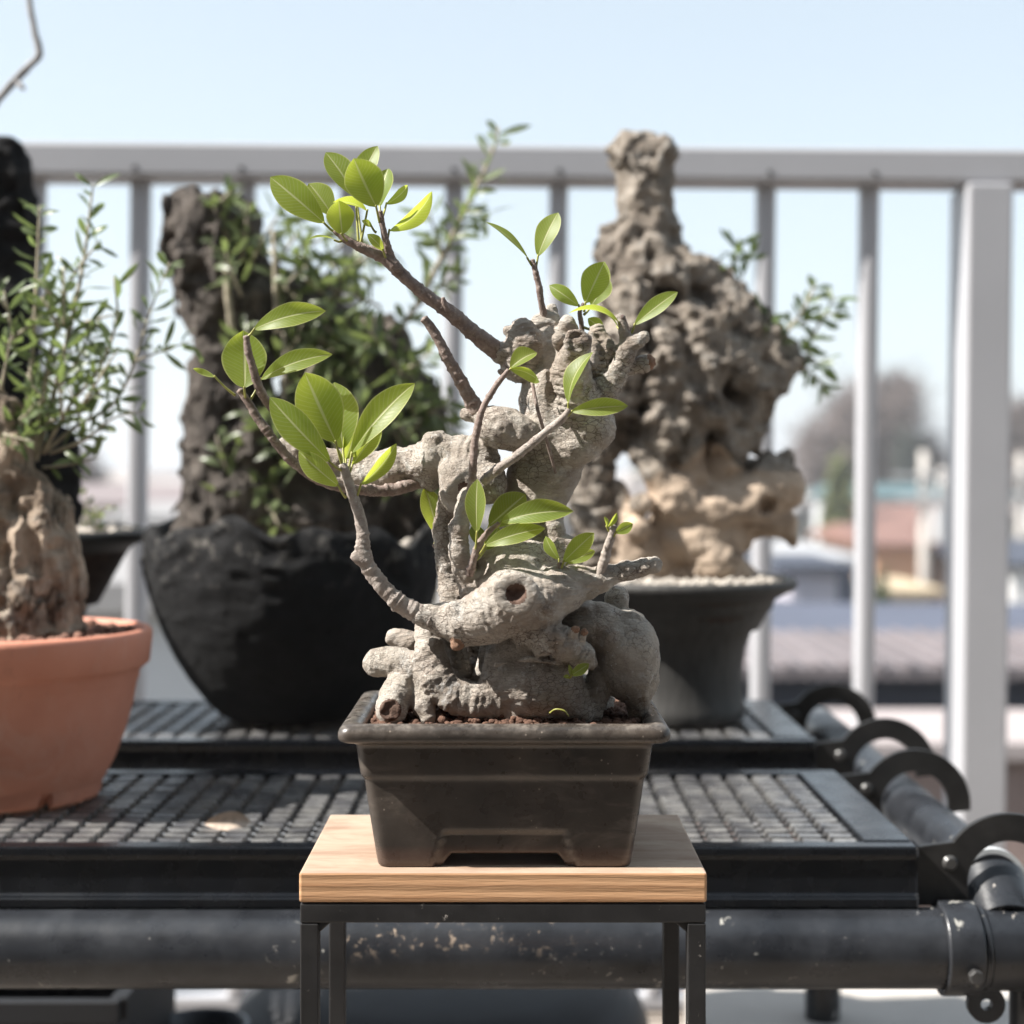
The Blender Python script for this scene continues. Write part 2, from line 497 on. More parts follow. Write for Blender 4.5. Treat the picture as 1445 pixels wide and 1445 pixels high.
def leafmat(name, top, under, trans, tw=0.5, rough=0.32, vein=None, margin=None):
    m = M(name, rough, 0, 0.5)
    u, v = m.uvx()
    geo = m.n.new('ShaderNodeNewGeometry')
    oi = m.n.new('ShaderNodeObjectInfo')
    au = m.math('ABSOLUTE', m.math('SUBTRACT', u, 0.5))
    n = m.ramp(m.noise(0.006, 4), [(0.3, 0.0), (0.7, 1.0)])
    rnd = m.math('MULTIPLY', oi.outputs['Random'], 0.5)
    c = m.mix(m.math('MULTIPLY', n, 0.5), top, tuple(x * 0.72 for x in top))
    c = m.mix(rnd, c, tuple(min(1, x * f) for x, f in zip(top, (1.5, 1.2, 1.0))))
    c = m.mix(geo.outputs['Backfacing'], c, under)
    t = m.mix(m.math('MULTIPLY', n, 0.4), trans, tuple(x * 0.75 for x in trans))
    if vein:
        mid = m.ramp(au, [(0.018, 1.0), (0.042, 0.0)])
        sv = m.n.new('ShaderNodeMath'); sv.operation = 'SINE'
        m.l.new(m.math('MULTIPLY', m.math('SUBTRACT', v, m.math('MULTIPLY', au, 0.42)), 95.0), sv.inputs[0])
        svr = m.ramp(m.math('MULTIPLY', m.math('ADD', sv.outputs[0], 1.0), 0.5), [(0.86, 0.0), (1.0, 0.28)])
        vf = m.math('MAXIMUM', mid, svr)
        c = m.mix(vf, c, vein); t = m.mix(m.math('MULTIPLY', vf, 0.7), t, vein)
        edge = m.ramp(au, [(0.455, 0.0), (0.497, 1.0)])
        c = m.mix(edge, c, margin); t = m.mix(edge, t, margin)
        m.bump(m.math('SUBTRACT', 1.0, vf), 0.0003, 0.6)
        m.bump(m.noise(0.0015, 3), 0.00006)
        spk = m.ramp(m.voro(0.0035), [(0.05, 0.7), (0.12, 0.0)])
        c = m.mix(m.math('MULTIPLY', spk, m.ramp(m.noise(0.01, 2), [(0.55, 0.0), (0.6, 1.0)])), c, (0.25, 0.16, 0.05))
    m.color(c)
    tr = m.n.new('ShaderNodeBsdfTranslucent')
    if isinstance(t, bpy.types.NodeSocket): m.l.new(t, tr.inputs[0])
    mx = m.n.new('ShaderNodeMixShader'); mx.inputs[0].default_value = tw
    m.l.new(m.p.outputs[0], mx.inputs[1]); m.l.new(tr.outputs[0], mx.inputs[2]); m.l.new(mx.outputs[0], m.out.inputs[0])
    return m.m
MAT['ficus_leaf'] = leafmat('ficus_leaf', (0.15, 0.225, 0.045), (0.21, 0.275, 0.09), (0.56, 0.64, 0.07), 0.55, 0.44, (0.60, 0.62, 0.30), (0.62, 0.64, 0.22))
MAT['petiole'] = simple('petiole', (0.30, 0.30, 0.07), 0.45, 0.3, 0.004)
MAT['olive_leaf'] = leafmat('olive_leaf', (0.115, 0.16, 0.075), (0.27, 0.31, 0.23), (0.28, 0.37, 0.11), 0.32, 0.38)
MAT['olive_leaf_dark'] = leafmat('olive_leaf_dark', (0.125, 0.165, 0.085), (0.30, 0.33, 0.26), (0.30, 0.38, 0.12), 0.32, 0.36)
MAT['olive_stem'] = simple('olive_stem', (0.34, 0.30, 0.22), 0.7, 0.3, 0.01)
MAT['bare_twig'] = simple('bare_twig', (0.30, 0.29, 0.29), 0.8, 0.25, 0.01)

# dark glazed bonsai pot
m = M('brown_black_glaze', 0.3, 0, 0.5, 0.0)
n1 = m.noise(0.035, 6, 0.6); n2 = m.noise(0.004, 4, 0.7)
c = m.ramp(n1, [(0.3, (0.036, 0.031, 0.027)), (0.6, (0.062, 0.051, 0.043)), (0.8, (0.10, 0.081, 0.066))])
c = m.mix(m.ramp(n2, [(0.62, 0.0), (0.8, 0.35)]), c, (0.22, 0.19, 0.16))
sp = m.math('MULTIPLY', m.ramp(m.voro(0.005), [(0.06, 1.0), (0.12, 0.0)]), m.ramp(m.noise(0.02, 2), [(0.5, 0), (0.6, 0.6)]))
c = m.mix(sp, c, (0.42, 0.36, 0.30))
foot = m.ramp(m.math('ADD', m.objz(), m.math('MULTIPLY', m.noise(0.01, 3), 0.0016)), [(0.0085, 1.0), (0.0098, 0.0)])
c = m.mix(m.math('MULTIPLY', foot, 0.85), c, (0.085, 0.056, 0.045))
lime = m.math('MULTIPLY', m.ramp(m.noise(0.02, 6, 0.72, 1.0, (0.5, 0.5, 1.6)), [(0.52, 0.0), (0.70, 0.5)]), m.ramp(m.noise(0.05, 2), [(0.40, 0.0), (0.62, 1.0)]))
c = m.mix(lime, c, (0.20, 0.165, 0.14))
rimd = m.math('MULTIPLY', m.ramp(m.objz(), [(0.0655, 0.0), (0.069, 1.0)]), m.ramp(m.noise(0.006, 6, 0.75), [(0.46, 0.0), (0.66, 0.65)]))
c = m.mix(rimd, c, (0.27, 0.235, 0.20))
m.color(c); m.rough(m.ramp(m.noise(0.012, 5), [(0.3, 0.2), (0.7, 0.45)])); m.bump(m.noise(0.004, 3), 0.00012); m.bump(m.noise(0.03, 2), 0.0006)
MAT['glaze'] = m.m
MAT['clay_foot'] = simple('unglazed_clay', (0.105, 0.070, 0.056), 0.75, 0.25, 0.01, bump=0.0003, bsize=0.002)
MAT['soil'] = bark('akadama_soil', [(0.06, 0.034, 0.026), (0.125, 0.07, 0.050), (0.24, 0.145, 0.10), (0.15, 0.085, 0.06)], 0.006, 0.002, 0.0006, 0.95)
MAT['pumice'] = simple('pumice', (0.45, 0.41, 0.36), 0.95, 0.3, 0.01, bump=0.001, bsize=0.003)
MAT['soil_dark'] = simple('dark_soil', (0.05, 0.035, 0.028), 0.95, 0.4, 0.01, bump=0.001, bsize=0.003)

# pine board
m = M('pine_board', 0.62, 0, 0.3)
rv = m.noise(0.05, 2, 0.5, 0.0, (0.12, 1, 1))
g = m.n.new('ShaderNodeTexWave'); g.wave_type = 'BANDS'; g.bands_direction = 'Z'
g.inputs['Scale'].default_value = 58; g.inputs['Distortion'].default_value = 4.2; g.inputs['Detail'].default_value = 2.0; g.inputs['Detail Scale'].default_value = 0.55
m.l.new(m.coord('Object', (0.10, 0.75, 1.0), (R(12), R(-1.4), 0)), g.inputs['Vector'])
c = m.ramp(g.outputs['Fac'], [(0.0, (0.60, 0.345, 0.185)), (0.55, (0.57, 0.325, 0.172)), (0.90, (0.52, 0.285, 0.148)), (1.0, (0.47, 0.245, 0.122))])
c = m.mix(m.ramp(m.noise(0.0022, 5, 0.7, 0, (0.06, 1, 1)), [(0.3, 0.0), (0.7, 0.35)]), c, (0.66, 0.44, 0.27))
# weathering and water stains on the upper face only (dirt settles on the horizontal face)
geo = m.n.new('ShaderNodeNewGeometry'); sx = m.n.new('ShaderNodeSeparateXYZ'); m.l.new(geo.outputs['Normal'], sx.inputs[0])
top = m.ramp(sx.outputs[2], [(0.6, 0.0), (0.9, 1.0)])
st = m.ramp(m.noise(0.035, 5, 0.65, 0.6, (0.5, 1, 1)), [(0.40, 0.0), (0.58, 0.9)])
wc = m.mix(st, (0.40, 0.32, 0.25), (0.24, 0.16, 0.12))
wc = m.mix(m.ramp(m.noise(0.012, 6, 0.7, 0, (0.10, 1, 1)), [(0.4, 0.0), (0.7, 0.5)]), wc, (0.52, 0.44, 0.36))
c = m.mix(m.math('MULTIPLY', top, 0.85), c, wc)
m.color(c); m.bump(m.noise(0.0012, 4, 0.6, 0, (0.05, 1, 1)), 0.0003); m.bump(g.outputs['Fac'], 0.0002)
MAT['pine'] = m.m

def blackmetal(name, c, rough, dust=0.0, dustc=(0.3, 0.29, 0.28), chips=0.0, size=0.02):
    m = M(name, rough, 0, 0.5)
    col = m.ramp(m.noise(size, 6, 0.6), [(0.3, tuple(v * 0.75 for v in c)), (0.7, tuple(v * 1.3 for v in c))])
    if dust: col = m.mix(m.ramp(m.noise(size * 1.6, 7, 0.72), [(0.42, 0.0), (0.75, dust)]), col, dustc)
    if chips:
        sp = m.math('MULTIPLY', m.ramp(m.noise(0.006, 5, 0.7), [(0.66, 0.0), (0.70, 1.0)]), m.ramp(m.noise(0.05, 2), [(0.52, 0.0), (0.62, chips)]))
        col = m.mix(sp, col, (0.50, 0.46, 0.42))
    m.color(col); m.rough(m.ramp(m.noise(size * 0.7, 5), [(0.3, rough * 0.8), (0.7, min(1, rough * 1.3))])); m.bump(m.noise(0.0015, 3), 0.00008)
    return m.m
MAT['stool_metal'] = blackmetal('stool_metal', (0.013, 0.0125, 0.013), 0.5, 0.12, (0.08, 0.075, 0.075), 0.8)
MAT['pipe'] = blackmetal('coated_pipe', (0.015, 0.0165, 0.020), 0.30, 0.45, (0.07, 0.075, 0.085), 1.0, 0.03)
pm = M.__new__(M); pm.m = MAT['pipe']; pm.t = pm.m.node_tree; pm.n = pm.t.nodes; pm.l = pm.t.links; pm.p = pm.n['Principled BSDF']; pm._tc = None; pm.bumpn = None
old = pm.p.inputs['Base Color'].links[0].from_socket
xm = pm.math('MULTIPLY', pm.ramp(pm.math('ADD', pm.objz(0), 0.5), [(0.385, 0.0), (0.41, 1.0), (0.50, 0.6), (0.56, 0.0)]), pm.ramp(pm.objz(2), [(0.428, 0.0), (0.440, 1.0)]))
xm = pm.math('MULTIPLY', xm, pm.ramp(pm.noise(0.012, 7, 0.7, 0.3), [(0.57, 0.0), (0.63, 0.85)]))
col = pm.mix(xm, old, (0.42, 0.33, 0.25))
xl_ = pm.math('MULTIPLY', pm.ramp(pm.noise(0.009, 4, 0.6, 0.6), [(0.62, 0.0), (0.66, 1.0)]), pm.ramp(pm.noise(0.06, 2), [(0.56, 0.0), (0.6, 1.0)]))
pm.color(pm.mix(xl_, col, (0.38, 0.37, 0.34)))
MAT['plank_metal'] = blackmetal('plank_metal', (0.005, 0.006, 0.008), 0.25, 0.10, (0.05, 0.055, 0.07), 0.0, 0.03)
MAT['deck'] = blackmetal('deck_metal', (0.10, 0.10, 0.106), 0.28, 0.9, (0.38, 0.37, 0.35), 0.0, 0.02)
MAT['deck'].node_tree.nodes['Principled BSDF'].inputs['Metallic'].default_value = 0.35
MAT['hook'] = blackmetal('hook_metal', (0.010, 0.010, 0.0105), 0.42, 0.25, (0.07, 0.065, 0.06), 0.3, 0.02)
MAT['bolt'] = blackmetal('bolt_metal', (0.035, 0.034, 0.034), 0.35, 0.2)
MAT['weld'] = simple('bright_collar', (0.55, 0.57, 0.58), 0.4, 0.2, 0.01)

m = M('terracotta', 0.62, 0, 0.4)
c = m.ramp(m.noise(0.05, 6, 0.6), [(0.3, (0.54, 0.218, 0.142)), (0.7, (0.61, 0.268, 0.182))])
c = m.mix(m.ramp(m.noise(0.02, 6, 0.75, 0.4), [(0.55, 0.0), (0.8, 0.4)]), c, (0.52, 0.30, 0.23))
bl = m.math('MULTIPLY', m.ramp(m.noise(0.03, 6, 0.7, 0.8, (1, 1, 0.5)), [(0.5, 0.0), (0.70, 0.28)]), m.ramp(m.noise(0.12, 2), [(0.45, 0.0), (0.6, 1.0)]))
c = m.mix(bl, c, (0.66, 0.47, 0.39))
dk = m.ramp(m.noise(0.016, 5, 0.7, 0.3, (1, 1, 0.35)), [(0.60, 0.0), (0.72, 0.45)])
c = m.mix(dk, c, (0.30, 0.13, 0.09))
m.color(c); m.bump(m.noise(0.004, 3), 0.0002)
MAT['terracotta'] = m.m

m = M('charcoal_stoneware', 0.85, 0, 0.3)
cr = m.voro(0.022, 'DISTANCE_TO_EDGE')
c = m.ramp(m.noise(0.02, 6, 0.7), [(0.3, (0.006, 0.006, 0.0065)), (0.7, (0.014, 0.014, 0.015))])
sp = m.math('MULTIPLY', m.ramp(m.noise(0.012, 5, 0.7), [(0.55, 0.0), (0.68, 0.6)]), m.ramp(m.objz(), [(0.115, 0.0), (0.15, 1.0)]))
c = m.mix(sp, c, (0.20, 0.185, 0.165))
m.color(c); m.bump(cr, 0.004, 0.6); m.bump(m.noise(0.006, 5, 0.7), 0.003)
MAT['charcoal'] = m.m
m = M('dark_stoneware', 0.6, 0, 0.4)
c = m.ramp(m.noise(0.008, 6, 0.7, 0, (1, 1, 0.22)), [(0.3, (0.028, 0.027, 0.026)), (0.7, (0.060, 0.058, 0.055))])
m.color(c); m.bump(m.noise(0.006, 4, 0.6, 0, (1, 1, 0.15)), 0.0012)
MAT['stoneware'] = m.m
MAT['black_pot'] = simple('black_pot', (0.016, 0.015, 0.014), 0.55, 0.3, 0.02, bump=0.0005)
MAT['plastic_pot'] = simple('dark_plastic', (0.008, 0.009, 0.012), 0.65, 0.4, 0.05)
MAT['grey_pot'] = simple('bluegrey_pot', (0.10, 0.11, 0.125), 0.4, 0.3, 0.05)

MAT['olive_bark'] = bark('olive_bark', [(0.149, 0.110, 0.081), (0.506, 0.394, 0.299), (0.713, 0.593, 0.480), (0.552, 0.430, 0.323)], 0.02, 0.012, 0.005, 0.85, (0.58, 0.53, 0.47, 0.5), (1, 1, 0.3), 0.004, (0.05, 0.035, 0.025), stain_shade=(0.075, 0.06, 0.05, 0.7))
MAT['black_bark'] = bark('black_bark', [(0.008, 0.008, 0.008), (0.016, 0.015, 0.016), (0.03, 0.028, 0.028), (0.02, 0.018, 0.018)], 0.02, 0.01, 0.004, 0.9)
MAT['dark_bark'] = bark('dark_bark', [(0.049, 0.043, 0.039), (0.131, 0.114, 0.102), (0.333, 0.288, 0.249), (0.184, 0.155, 0.133)], 0.02, 0.012, 0.006, 0.9, (0.30, 0.27, 0.24, 0.45), (1, 1, 0.5), 0.004, (0.016, 0.013, 0.012), stain_shade=(0.075, 0.064, 0.058, 0.6))
m_ = bark('gnarled_bark', [(0.120, 0.100, 0.082), (0.430, 0.372, 0.312), (0.690, 0.622, 0.545), (0.490, 0.415, 0.340)], 0.022, 0.010, 0.006, 0.88, (0.66, 0.63, 0.58, 0.7), (1, 1, 0.7), 0.004, (0.05, 0.04, 0.032), stain_shade=(0.085, 0.066, 0.054, 0.6))  # dark blotches painted to read as shaded hollows, besides real blackened wood
MAT['gnarled_bark'] = m_
MAT['dead_wood'] = bark('dead_wood', [(0.259, 0.192, 0.145), (0.475, 0.374, 0.285), (0.605, 0.499, 0.400), (0.518, 0.406, 0.310)], 0.04, 0.02, 0.002, 0.75, None, (0.5, 1, 1), 0.004, (0.12, 0.075, 0.045))
MAT['rail'] = simple('satin_rail', (0.40, 0.40, 0.42), 0.42, 0.05, 0.2)
MAT['concrete'] = simple('concrete', (0.46, 0.43, 0.40), 0.9, 0.12, 0.15, bump=0.002, bsize=0.02)

def tileroof(name, c, gap, direction='X', rough=0.6):
    m = M(name, rough, 0, 0.4)
    wv = m.wave(gap, 0.0, 0, 1, direction)
    n = m.noise(gap * 3, 4)
    m.color(m.ramp(n, [(0.3, tuple(v * 0.85 for v in c)), (0.7, tuple(v * 1.12 for v in c))]))
    m.bump(wv, gap * 0.25)
    return m.m
TOWN = dict(
    glass=simple('window_glass', (0.03, 0.035, 0.045), 0.08, 0.1, 1.0),
    frame=simple('window_frame', (0.45, 0.45, 0.46), 0.4, 0.05, 1.0),
    white=simple('white_wall', (0.66, 0.65, 0.64), 0.85, 0.05, 1.0),
    pale=simple('pale_wall', (0.60, 0.61, 0.63), 0.85, 0.05, 1.0),
    lavender=simple('lavender_wall', (0.52, 0.49, 0.54), 0.85, 0.05, 1.0),
    brown=simple('mauve_brown_wall', (0.27, 0.20, 0.18), 0.9, 0.12, 0.6, bump=0.004, bsize=0.06),
    navy=simple('navy_wall', (0.075, 0.085, 0.12), 0.8, 0.1, 1.0),
    cream=simple('cream_wall', (0.60, 0.50, 0.38), 0.85, 0.08, 1.0),
    orange=simple('orange_wall', (0.48, 0.27, 0.165), 0.85, 0.12, 1.0),
    red=tileroof('red_roof', (0.23, 0.125, 0.10), 0.25),
    mauve=tileroof('mauve_roof', (0.19, 0.165, 0.17), 0.10),
    grey=tileroof('grey_roof', (0.30, 0.29, 0.29), 0.12, 'Y'),
    navyroof=tileroof('navy_roof', (0.060, 0.068, 0.095), 0.25),
    teal=tileroof('teal_roof', (0.09, 0.15, 0.165), 0.3),
    whiteroof=simple('white_roof', (0.40, 0.40, 0.41), 0.6, 0.05, 1.0),
    pinkflat=simple('pink_flat_roof', (0.36, 0.315, 0.31), 0.9, 0.08, 0.5),
)

# ================================================================== SETTING
g = MB(); g.add([(-2590, -250, -6.4), (2590, -250, -6.4), (2590, 2980, -6.4), (-2590, 2980, -6.4)], [(0, 1, 2, 3)])
m = M('town_ground', 0.95, 0, 0.2)
m.color(m.ramp(m.noise(9.0, 5, 0.6), [(0.3, (0.09, 0.085, 0.075)), (0.55, (0.15, 0.13, 0.105)), (0.75, (0.09, 0.10, 0.06))]))
tag(g.build('ground', m.m, smooth=False), kind='structure')
fl = MB(); fl.box(-3.2, 2.6, -1.6, 2.20, -0.22, 0)
m = M('deck_boards', 0.7, 0, 0.3)
gx = m.wave(0.07, 0.0, 0, 1, 'Y')
c = m.ramp(m.noise(0.05, 5, 0.6, 0, (0.08, 1, 1)), [(0.3, (0.24, 0.205, 0.175)), (0.7, (0.34, 0.295, 0.255))])
m.color(m.mix(m.ramp(gx, [(0.03, 1.0), (0.07, 0.0)]), c, (0.02, 0.016, 0.012)))
tag(fl.build('terrace_floor', m.m, smooth=False), kind='structure')
rd = MB(); rd.add([(8, 34, -6.39), (60, 52, -6.39), (60, 58, -6.39), (8, 40, -6.39)], [(0, 1, 2, 3)])
tag(rd.build('road', simple('asphalt', (0.16, 0.155, 0.16), 0.9, 0.1, 1.0), smooth=False), kind='structure')

# hills on the horizon
hv = []; hf = []
nh = 90
for i in range(nh + 1):
    x = -2200 + 4400 * i / nh
    hgt = 17 + 7 * math.sin(i * 0.31) + 4 * math.sin(i * 0.83 + 1) + 2 * math.sin(i * 2.1)
    hgt *= 1.15 if x < -150 else 0.8
    for yy, zz in ((1700, -6.4), (1900, hgt * 0.55), (2150, hgt), (2700, -6.4)):
        hv.append((x, yy + 60 * math.sin(i * 0.5), zz))
for i in range(nh):
    for k in range(3):
        a = i * 4 + k
        hf.append((a, a + 4, a + 5, a + 1))
tag(obj('hills', hv, hf, simple('hill_woods', (0.055, 0.065, 0.05), 0.95, 0.3, 60)), kind='structure')

def house(name, label, x0, x1, y0, y1, z0, ze, zr, wall, roof, over=0.4, ridge='x', windows=(), cat='house', hip=0.0):
    """wall box with a pitched roof (ridge along x or y) and glazed openings on the front"""
    t = empty(name, ((x0 + x1) / 2, y0, z0), label, cat)
    wl = MB().box(x0, x1, y0, y1, z0, ze); wl.build('wall', wall, t, smooth=False)
    o = over; th = 0.12
    X0, X1, Y0, Y1 = x0 - o, x1 + o, y0 - o, y1 + o
    rf = MB()
    if zr - ze < 0.02:
        rf.box(X0, X1, Y0, Y1, ze + 0.002, ze + th)
    else:
        if ridge == 'x':
            h = hip * (X1 - X0) / 2; ym = (Y0 + Y1) / 2
            r1, r2 = (X0 + h, ym, zr), (X1 - h, ym, zr)
        else:
            h = hip * (Y1 - Y0) / 2; xm = (X0 + X1) / 2
            r1, r2 = (xm, Y0 + h, zr), (xm, Y1 - h, zr)
        e = ze + 0.003
        V = [(X0, Y0, e), (X1, Y0, e), (X1, Y1, e), (X0, Y1, e), (X0, Y0, e + th), (X1, Y0, e + th), (X1, Y1, e + th), (X0, Y1, e + th), r1, r2]
        Fc = [(3, 2, 1, 0), (0, 1, 5, 4), (1, 2, 6, 5), (2, 3, 7, 6), (3, 0, 4, 7)]
        if ridge == 'x': Fc += [(4, 5, 9, 8), (6, 7, 8, 9), (7, 4, 8), (5, 6, 9)]
        else: Fc += [(7, 4, 8, 9), (5, 6, 9, 8), (4, 5, 8), (6, 7, 9)]
        rf.add(V, Fc)
    rf.build('roof', roof, t, smooth=False)
    for (a, b, c, d) in windows:
        wx0, wx1 = x0 + a * (x1 - x0), x0 + b * (x1 - x0)
        wz0, wz1 = z0 + c * (ze - z0), z0 + d * (ze - z0)
        fr = MB(); q = 0.06
        fr.box(wx0, wx1, y0 - 0.06, y0 - 0.003, wz0, wz0 + q); fr.box(wx0, wx1, y0 - 0.06, y0 - 0.003, wz1 - q, wz1)
        fr.box(wx0, wx0 + q, y0 - 0.058, y0 - 0.003, wz0 + q, wz1 - q); fr.box(wx1 - q, wx1, y0 - 0.058, y0 - 0.003, wz0 + q, wz1 - q)
        f = fr.build('window', TOWN['frame'], t, smooth=False)
        MB().box(wx0 + q, wx1 - q, y0 - 0.03, y0 - 0.004, wz0 + q, wz1 - q).build('pane', TOWN['glass'], f, smooth=False)
    return t

# added house, unseen behind the camera: wall and eave cut front light and reflections
t = empty('added_house', (0, -1.5, -6.4), 'unseen brown sided house added behind the camera to dim front light and reflections', 'house')
sid = simple('added_siding', (0.40, 0.37, 0.34), 0.7, 0.12, 0.3)
MB().box(-5.5, 4.5, -4.5, -1.605, -6.4, 2.40).build('wall', sid, t, smooth=False)
MB().box(-5.8, 4.8, -4.8, -0.55, 2.402, 2.55).build('roof', simple('added_eave', (0.09, 0.07, 0.06), 0.8, 0.2, 0.3), t, smooth=False)
f_ = MB(); f_.box(-.95, .95, -1.60, -1.55, 0.02, .07); f_.box(-.95, .95, -1.60, -1.55, 1.98, 2.04); f_.box(-.95, -.89, -1.60, -1.552, .071, 1.979); f_.box(.89, .95, -1.60, -1.552, .071, 1.979); f_.box(-.03, .03, -1.60, -1.552, .071, 1.979)
f_ = f_.build('window', simple('bronze_frame', (0.05, 0.045, 0.04), 0.4, 0.1, 0.3), t, smooth=False)
MB().box(-.889, -.031, -1.590, -1.575, .072, 1.978).build('pane', TOWN['glass'], f_, smooth=False); MB().box(.031, .889, -1.590, -1.575, .072, 1.978).build('pane', TOWN['glass'], f_, smooth=False)

# close neighbour on the right: flat pale roof over a mauve-brown wall
def xz(x, y, D):
    p = P(x, y, D); return p.x, p.z
a = P(980, 1046, 5.6)
t = empty('flat_roofed_house', (3.0, 5.6, -6.4), 'mauve brown walled house with a pale pink flat roof just beyond the railing', 'house')
MB().box(a.x, 9.0, 5.6, 6.30, -6.4, a.z - 0.06).build('wall', TOWN['brown'], t, smooth=False)
MB().box(a.x - 0.06, 9.06, 5.55, 6.36, a.z - 0.058, a.z).build('roof', TOWN['pinkflat'], t, smooth=False)
# the long house with the mauve sheet roof and navy wall behind it
e = P(1000, 958, 11.5); e2 = P(1445, 906, 13.9)
t = empty('sheet_roofed_house', (4.0, 12, -6.4), 'long low house with a ribbed mauve metal roof and navy wall', 'house')
MB().box(1.0, 12.0, 12.0, 18.0, -6.4, e.z + 0.02).build('wall', TOWN['navy'], t, smooth=False)
rb = MB(); sl = (e2.z - e.z)
rb.add([(0.8, 11.5, e.z), (12.4, 11.5, e.z), (12.4, 13.9, e2.z), (0.8, 13.9, e2.z), (0.8, 18.4, e.z - 0.4), (12.4, 18.4, e.z - 0.4),
        (0.8, 11.5, e.z + 0.09), (12.4, 11.5, e.z + 0.09), (12.4, 13.9, e2.z + 0.09), (0.8, 13.9, e2.z + 0.09), (0.8, 18.4, e.z - 0.31), (12.4, 18.4, e.z - 0.31)],
       [(6, 7, 8, 9), (9, 8, 11, 10), (0, 1, 7, 6), (3, 2, 1, 0), (4, 5, 2, 3), (1, 2, 8, 7), (2, 5, 11, 8), (0, 6, 9, 3), (3, 9, 10, 4), (5, 4, 10, 11)])
k = 0.9
while k < 12.3:
    rb.box(k, k + 0.03, 11.49, 11.52, e.z + 0.085, e.z + 0.12)
    rb.add([(k, 11.5, e.z + 0.09), (k + .03, 11.5, e.z + 0.09), (k + .03, 13.9, e2.z + 0.09), (k, 13.9, e2.z + 0.09),
            (k, 11.5, e.z + 0.12), (k + .03, 11.5, e.z + 0.12), (k + .03, 13.9, e2.z + 0.12), (k, 13.9, e2.z + 0.12)],
           [(4, 5, 6, 7), (0, 1, 5, 4), (1, 2, 6, 5), (3, 0, 4, 7)])
    k += 0.22
rb.build('roof', TOWN['mauve'], t, smooth=False)
# pale house on the left behind the pots
a = P(60, 862, 6.6)
house('pale_house', 'pale grey house with a grey tiled roof seen between the left pots', -4.6, -0.75, 6.6, 12.6, -6.4, a.z, P(0, 742, 9.6).z, TOWN['pale'], TOWN['grey'], 0.12, 'x', [(0.62, 0.75, 0.82, 0.93)])
# navy hipped house and its neighbours on the right
a = P(1100, 900, 24); b = P(1100, 850, 26.5)
house('navy_house', 'two storey house with a dark navy hipped lower roof', P(1040, 0, 24).x, P(1192, 0, 24).x, 24, 30, -6.4, a.z, b.z, TOWN['navy'], TOWN['navyroof'], 0.25, 'x', [], 'house', 0.4)
a = P(1120, 806, 27)
house('lavender_house', 'lavender walled upper storey with one dark window above navy roof', P(1115, 0, 27).x, P(1182, 0, 27).x, 27, 30.5, -6.4, a.z, P(0, 786, 29).z, TOWN['lavender'], TOWN['navyroof'], 0.3, 'x', [(0.30, 0.55, 0.70, 0.88)], 'house', 0.3)
house('white_roofed_shed', 'low building with a bright white flat roof behind the lavender house', P(1152, 0, 36).x, P(1206, 0, 36).x, 36, 44, -6.4, P(0, 794, 36).z, P(0, 794, 36).z, TOWN['navy'], TOWN['whiteroof'], 0.3)
house('orange_house', 'orange walled house across the street from the bare tree', P(1236, 0, 46).x, P(1300, 0, 46).x, 46, 54, -6.4, P(0, 772, 46).z, P(0, 738, 50).z, TOWN['orange'], TOWN['red'], 0.4, 'x', [(0.15, 0.35, 0.5, 0.72), (0.6, 0.8, 0.5, 0.72)])
house('cream_house', 'cream house with a wide red brown tiled roof behind the poles', P(1262, 0, 60).x, P(1352, 0, 60).x, 60, 70, -6.4, P(0, 748, 60).z, P(0, 712, 65).z, TOWN['cream'], TOWN['red'], 0.5, 'x', [(0.5, 0.62, 0.5, 0.75), (0.75, 0.87, 0.5, 0.75)])
house('teal_roofed_hall', 'long hall with a teal roof in front of the bare tree', P(1205, 0, 74).x, P(1420, 0, 74).x, 74, 84, -6.4, P(0, 704, 74).z, P(0, 682, 79).z, TOWN['pale'], TOWN['teal'], 0.4, 'x', [(0.5, 0.56, 0.5, 0.75), (0.7, 0.76, 0.5, 0.75)])
house('white_house', 'small white house at the right frame edge beyond the railing post', P(1428, 0, 40).x, P(1500, 0, 40).x, 40, 48, -6.4, P(0, 800, 40).z, P(0, 760, 44).z, TOWN['white'], TOWN['navyroof'], 0.3, 'x', [(0.1, 0.3, 0.6, 0.8)])
house('ochre_shed', 'low sand coloured shed beside the parked van', P(1240, 0, 38).x, P(1312, 0, 38).x, 38, 42, -6.4, P(0, 838, 38).z, P(0, 822, 40).z, TOWN['cream'], simple('sand_roof', (0.50, 0.40, 0.27), 0.8, 0.1, 0.5), 0.3, 'x')
house('brown_roofed_house', 'mauve brown roofed house below the hills on the left', P(60, 0, 44).x, P(240, 0, 44).x, 44, 54, -6.4, P(0, 716, 44).z, P(0, 682, 49).z, TOWN['cream'], simple('brown_roof', (0.20, 0.165, 0.165), 0.8, 0.1, 0.5), 0.5, 'x', [(0.3, 0.42, 0.6, 0.82), (0.6, 0.72, 0.6, 0.82)])
house('grey_roofed_house', 'wide grey roofed house glimpsed between charcoal bowl and left baluster', P(170, 0, 24).x, P(330, 0, 24).x, 24, 32, -6.4, P(0, 738, 24).z, P(0, 708, 28).z, TOWN['white'], TOWN['grey'], 0.4, 'x', [(0.2, 0.35, 0.7, 0.9)])

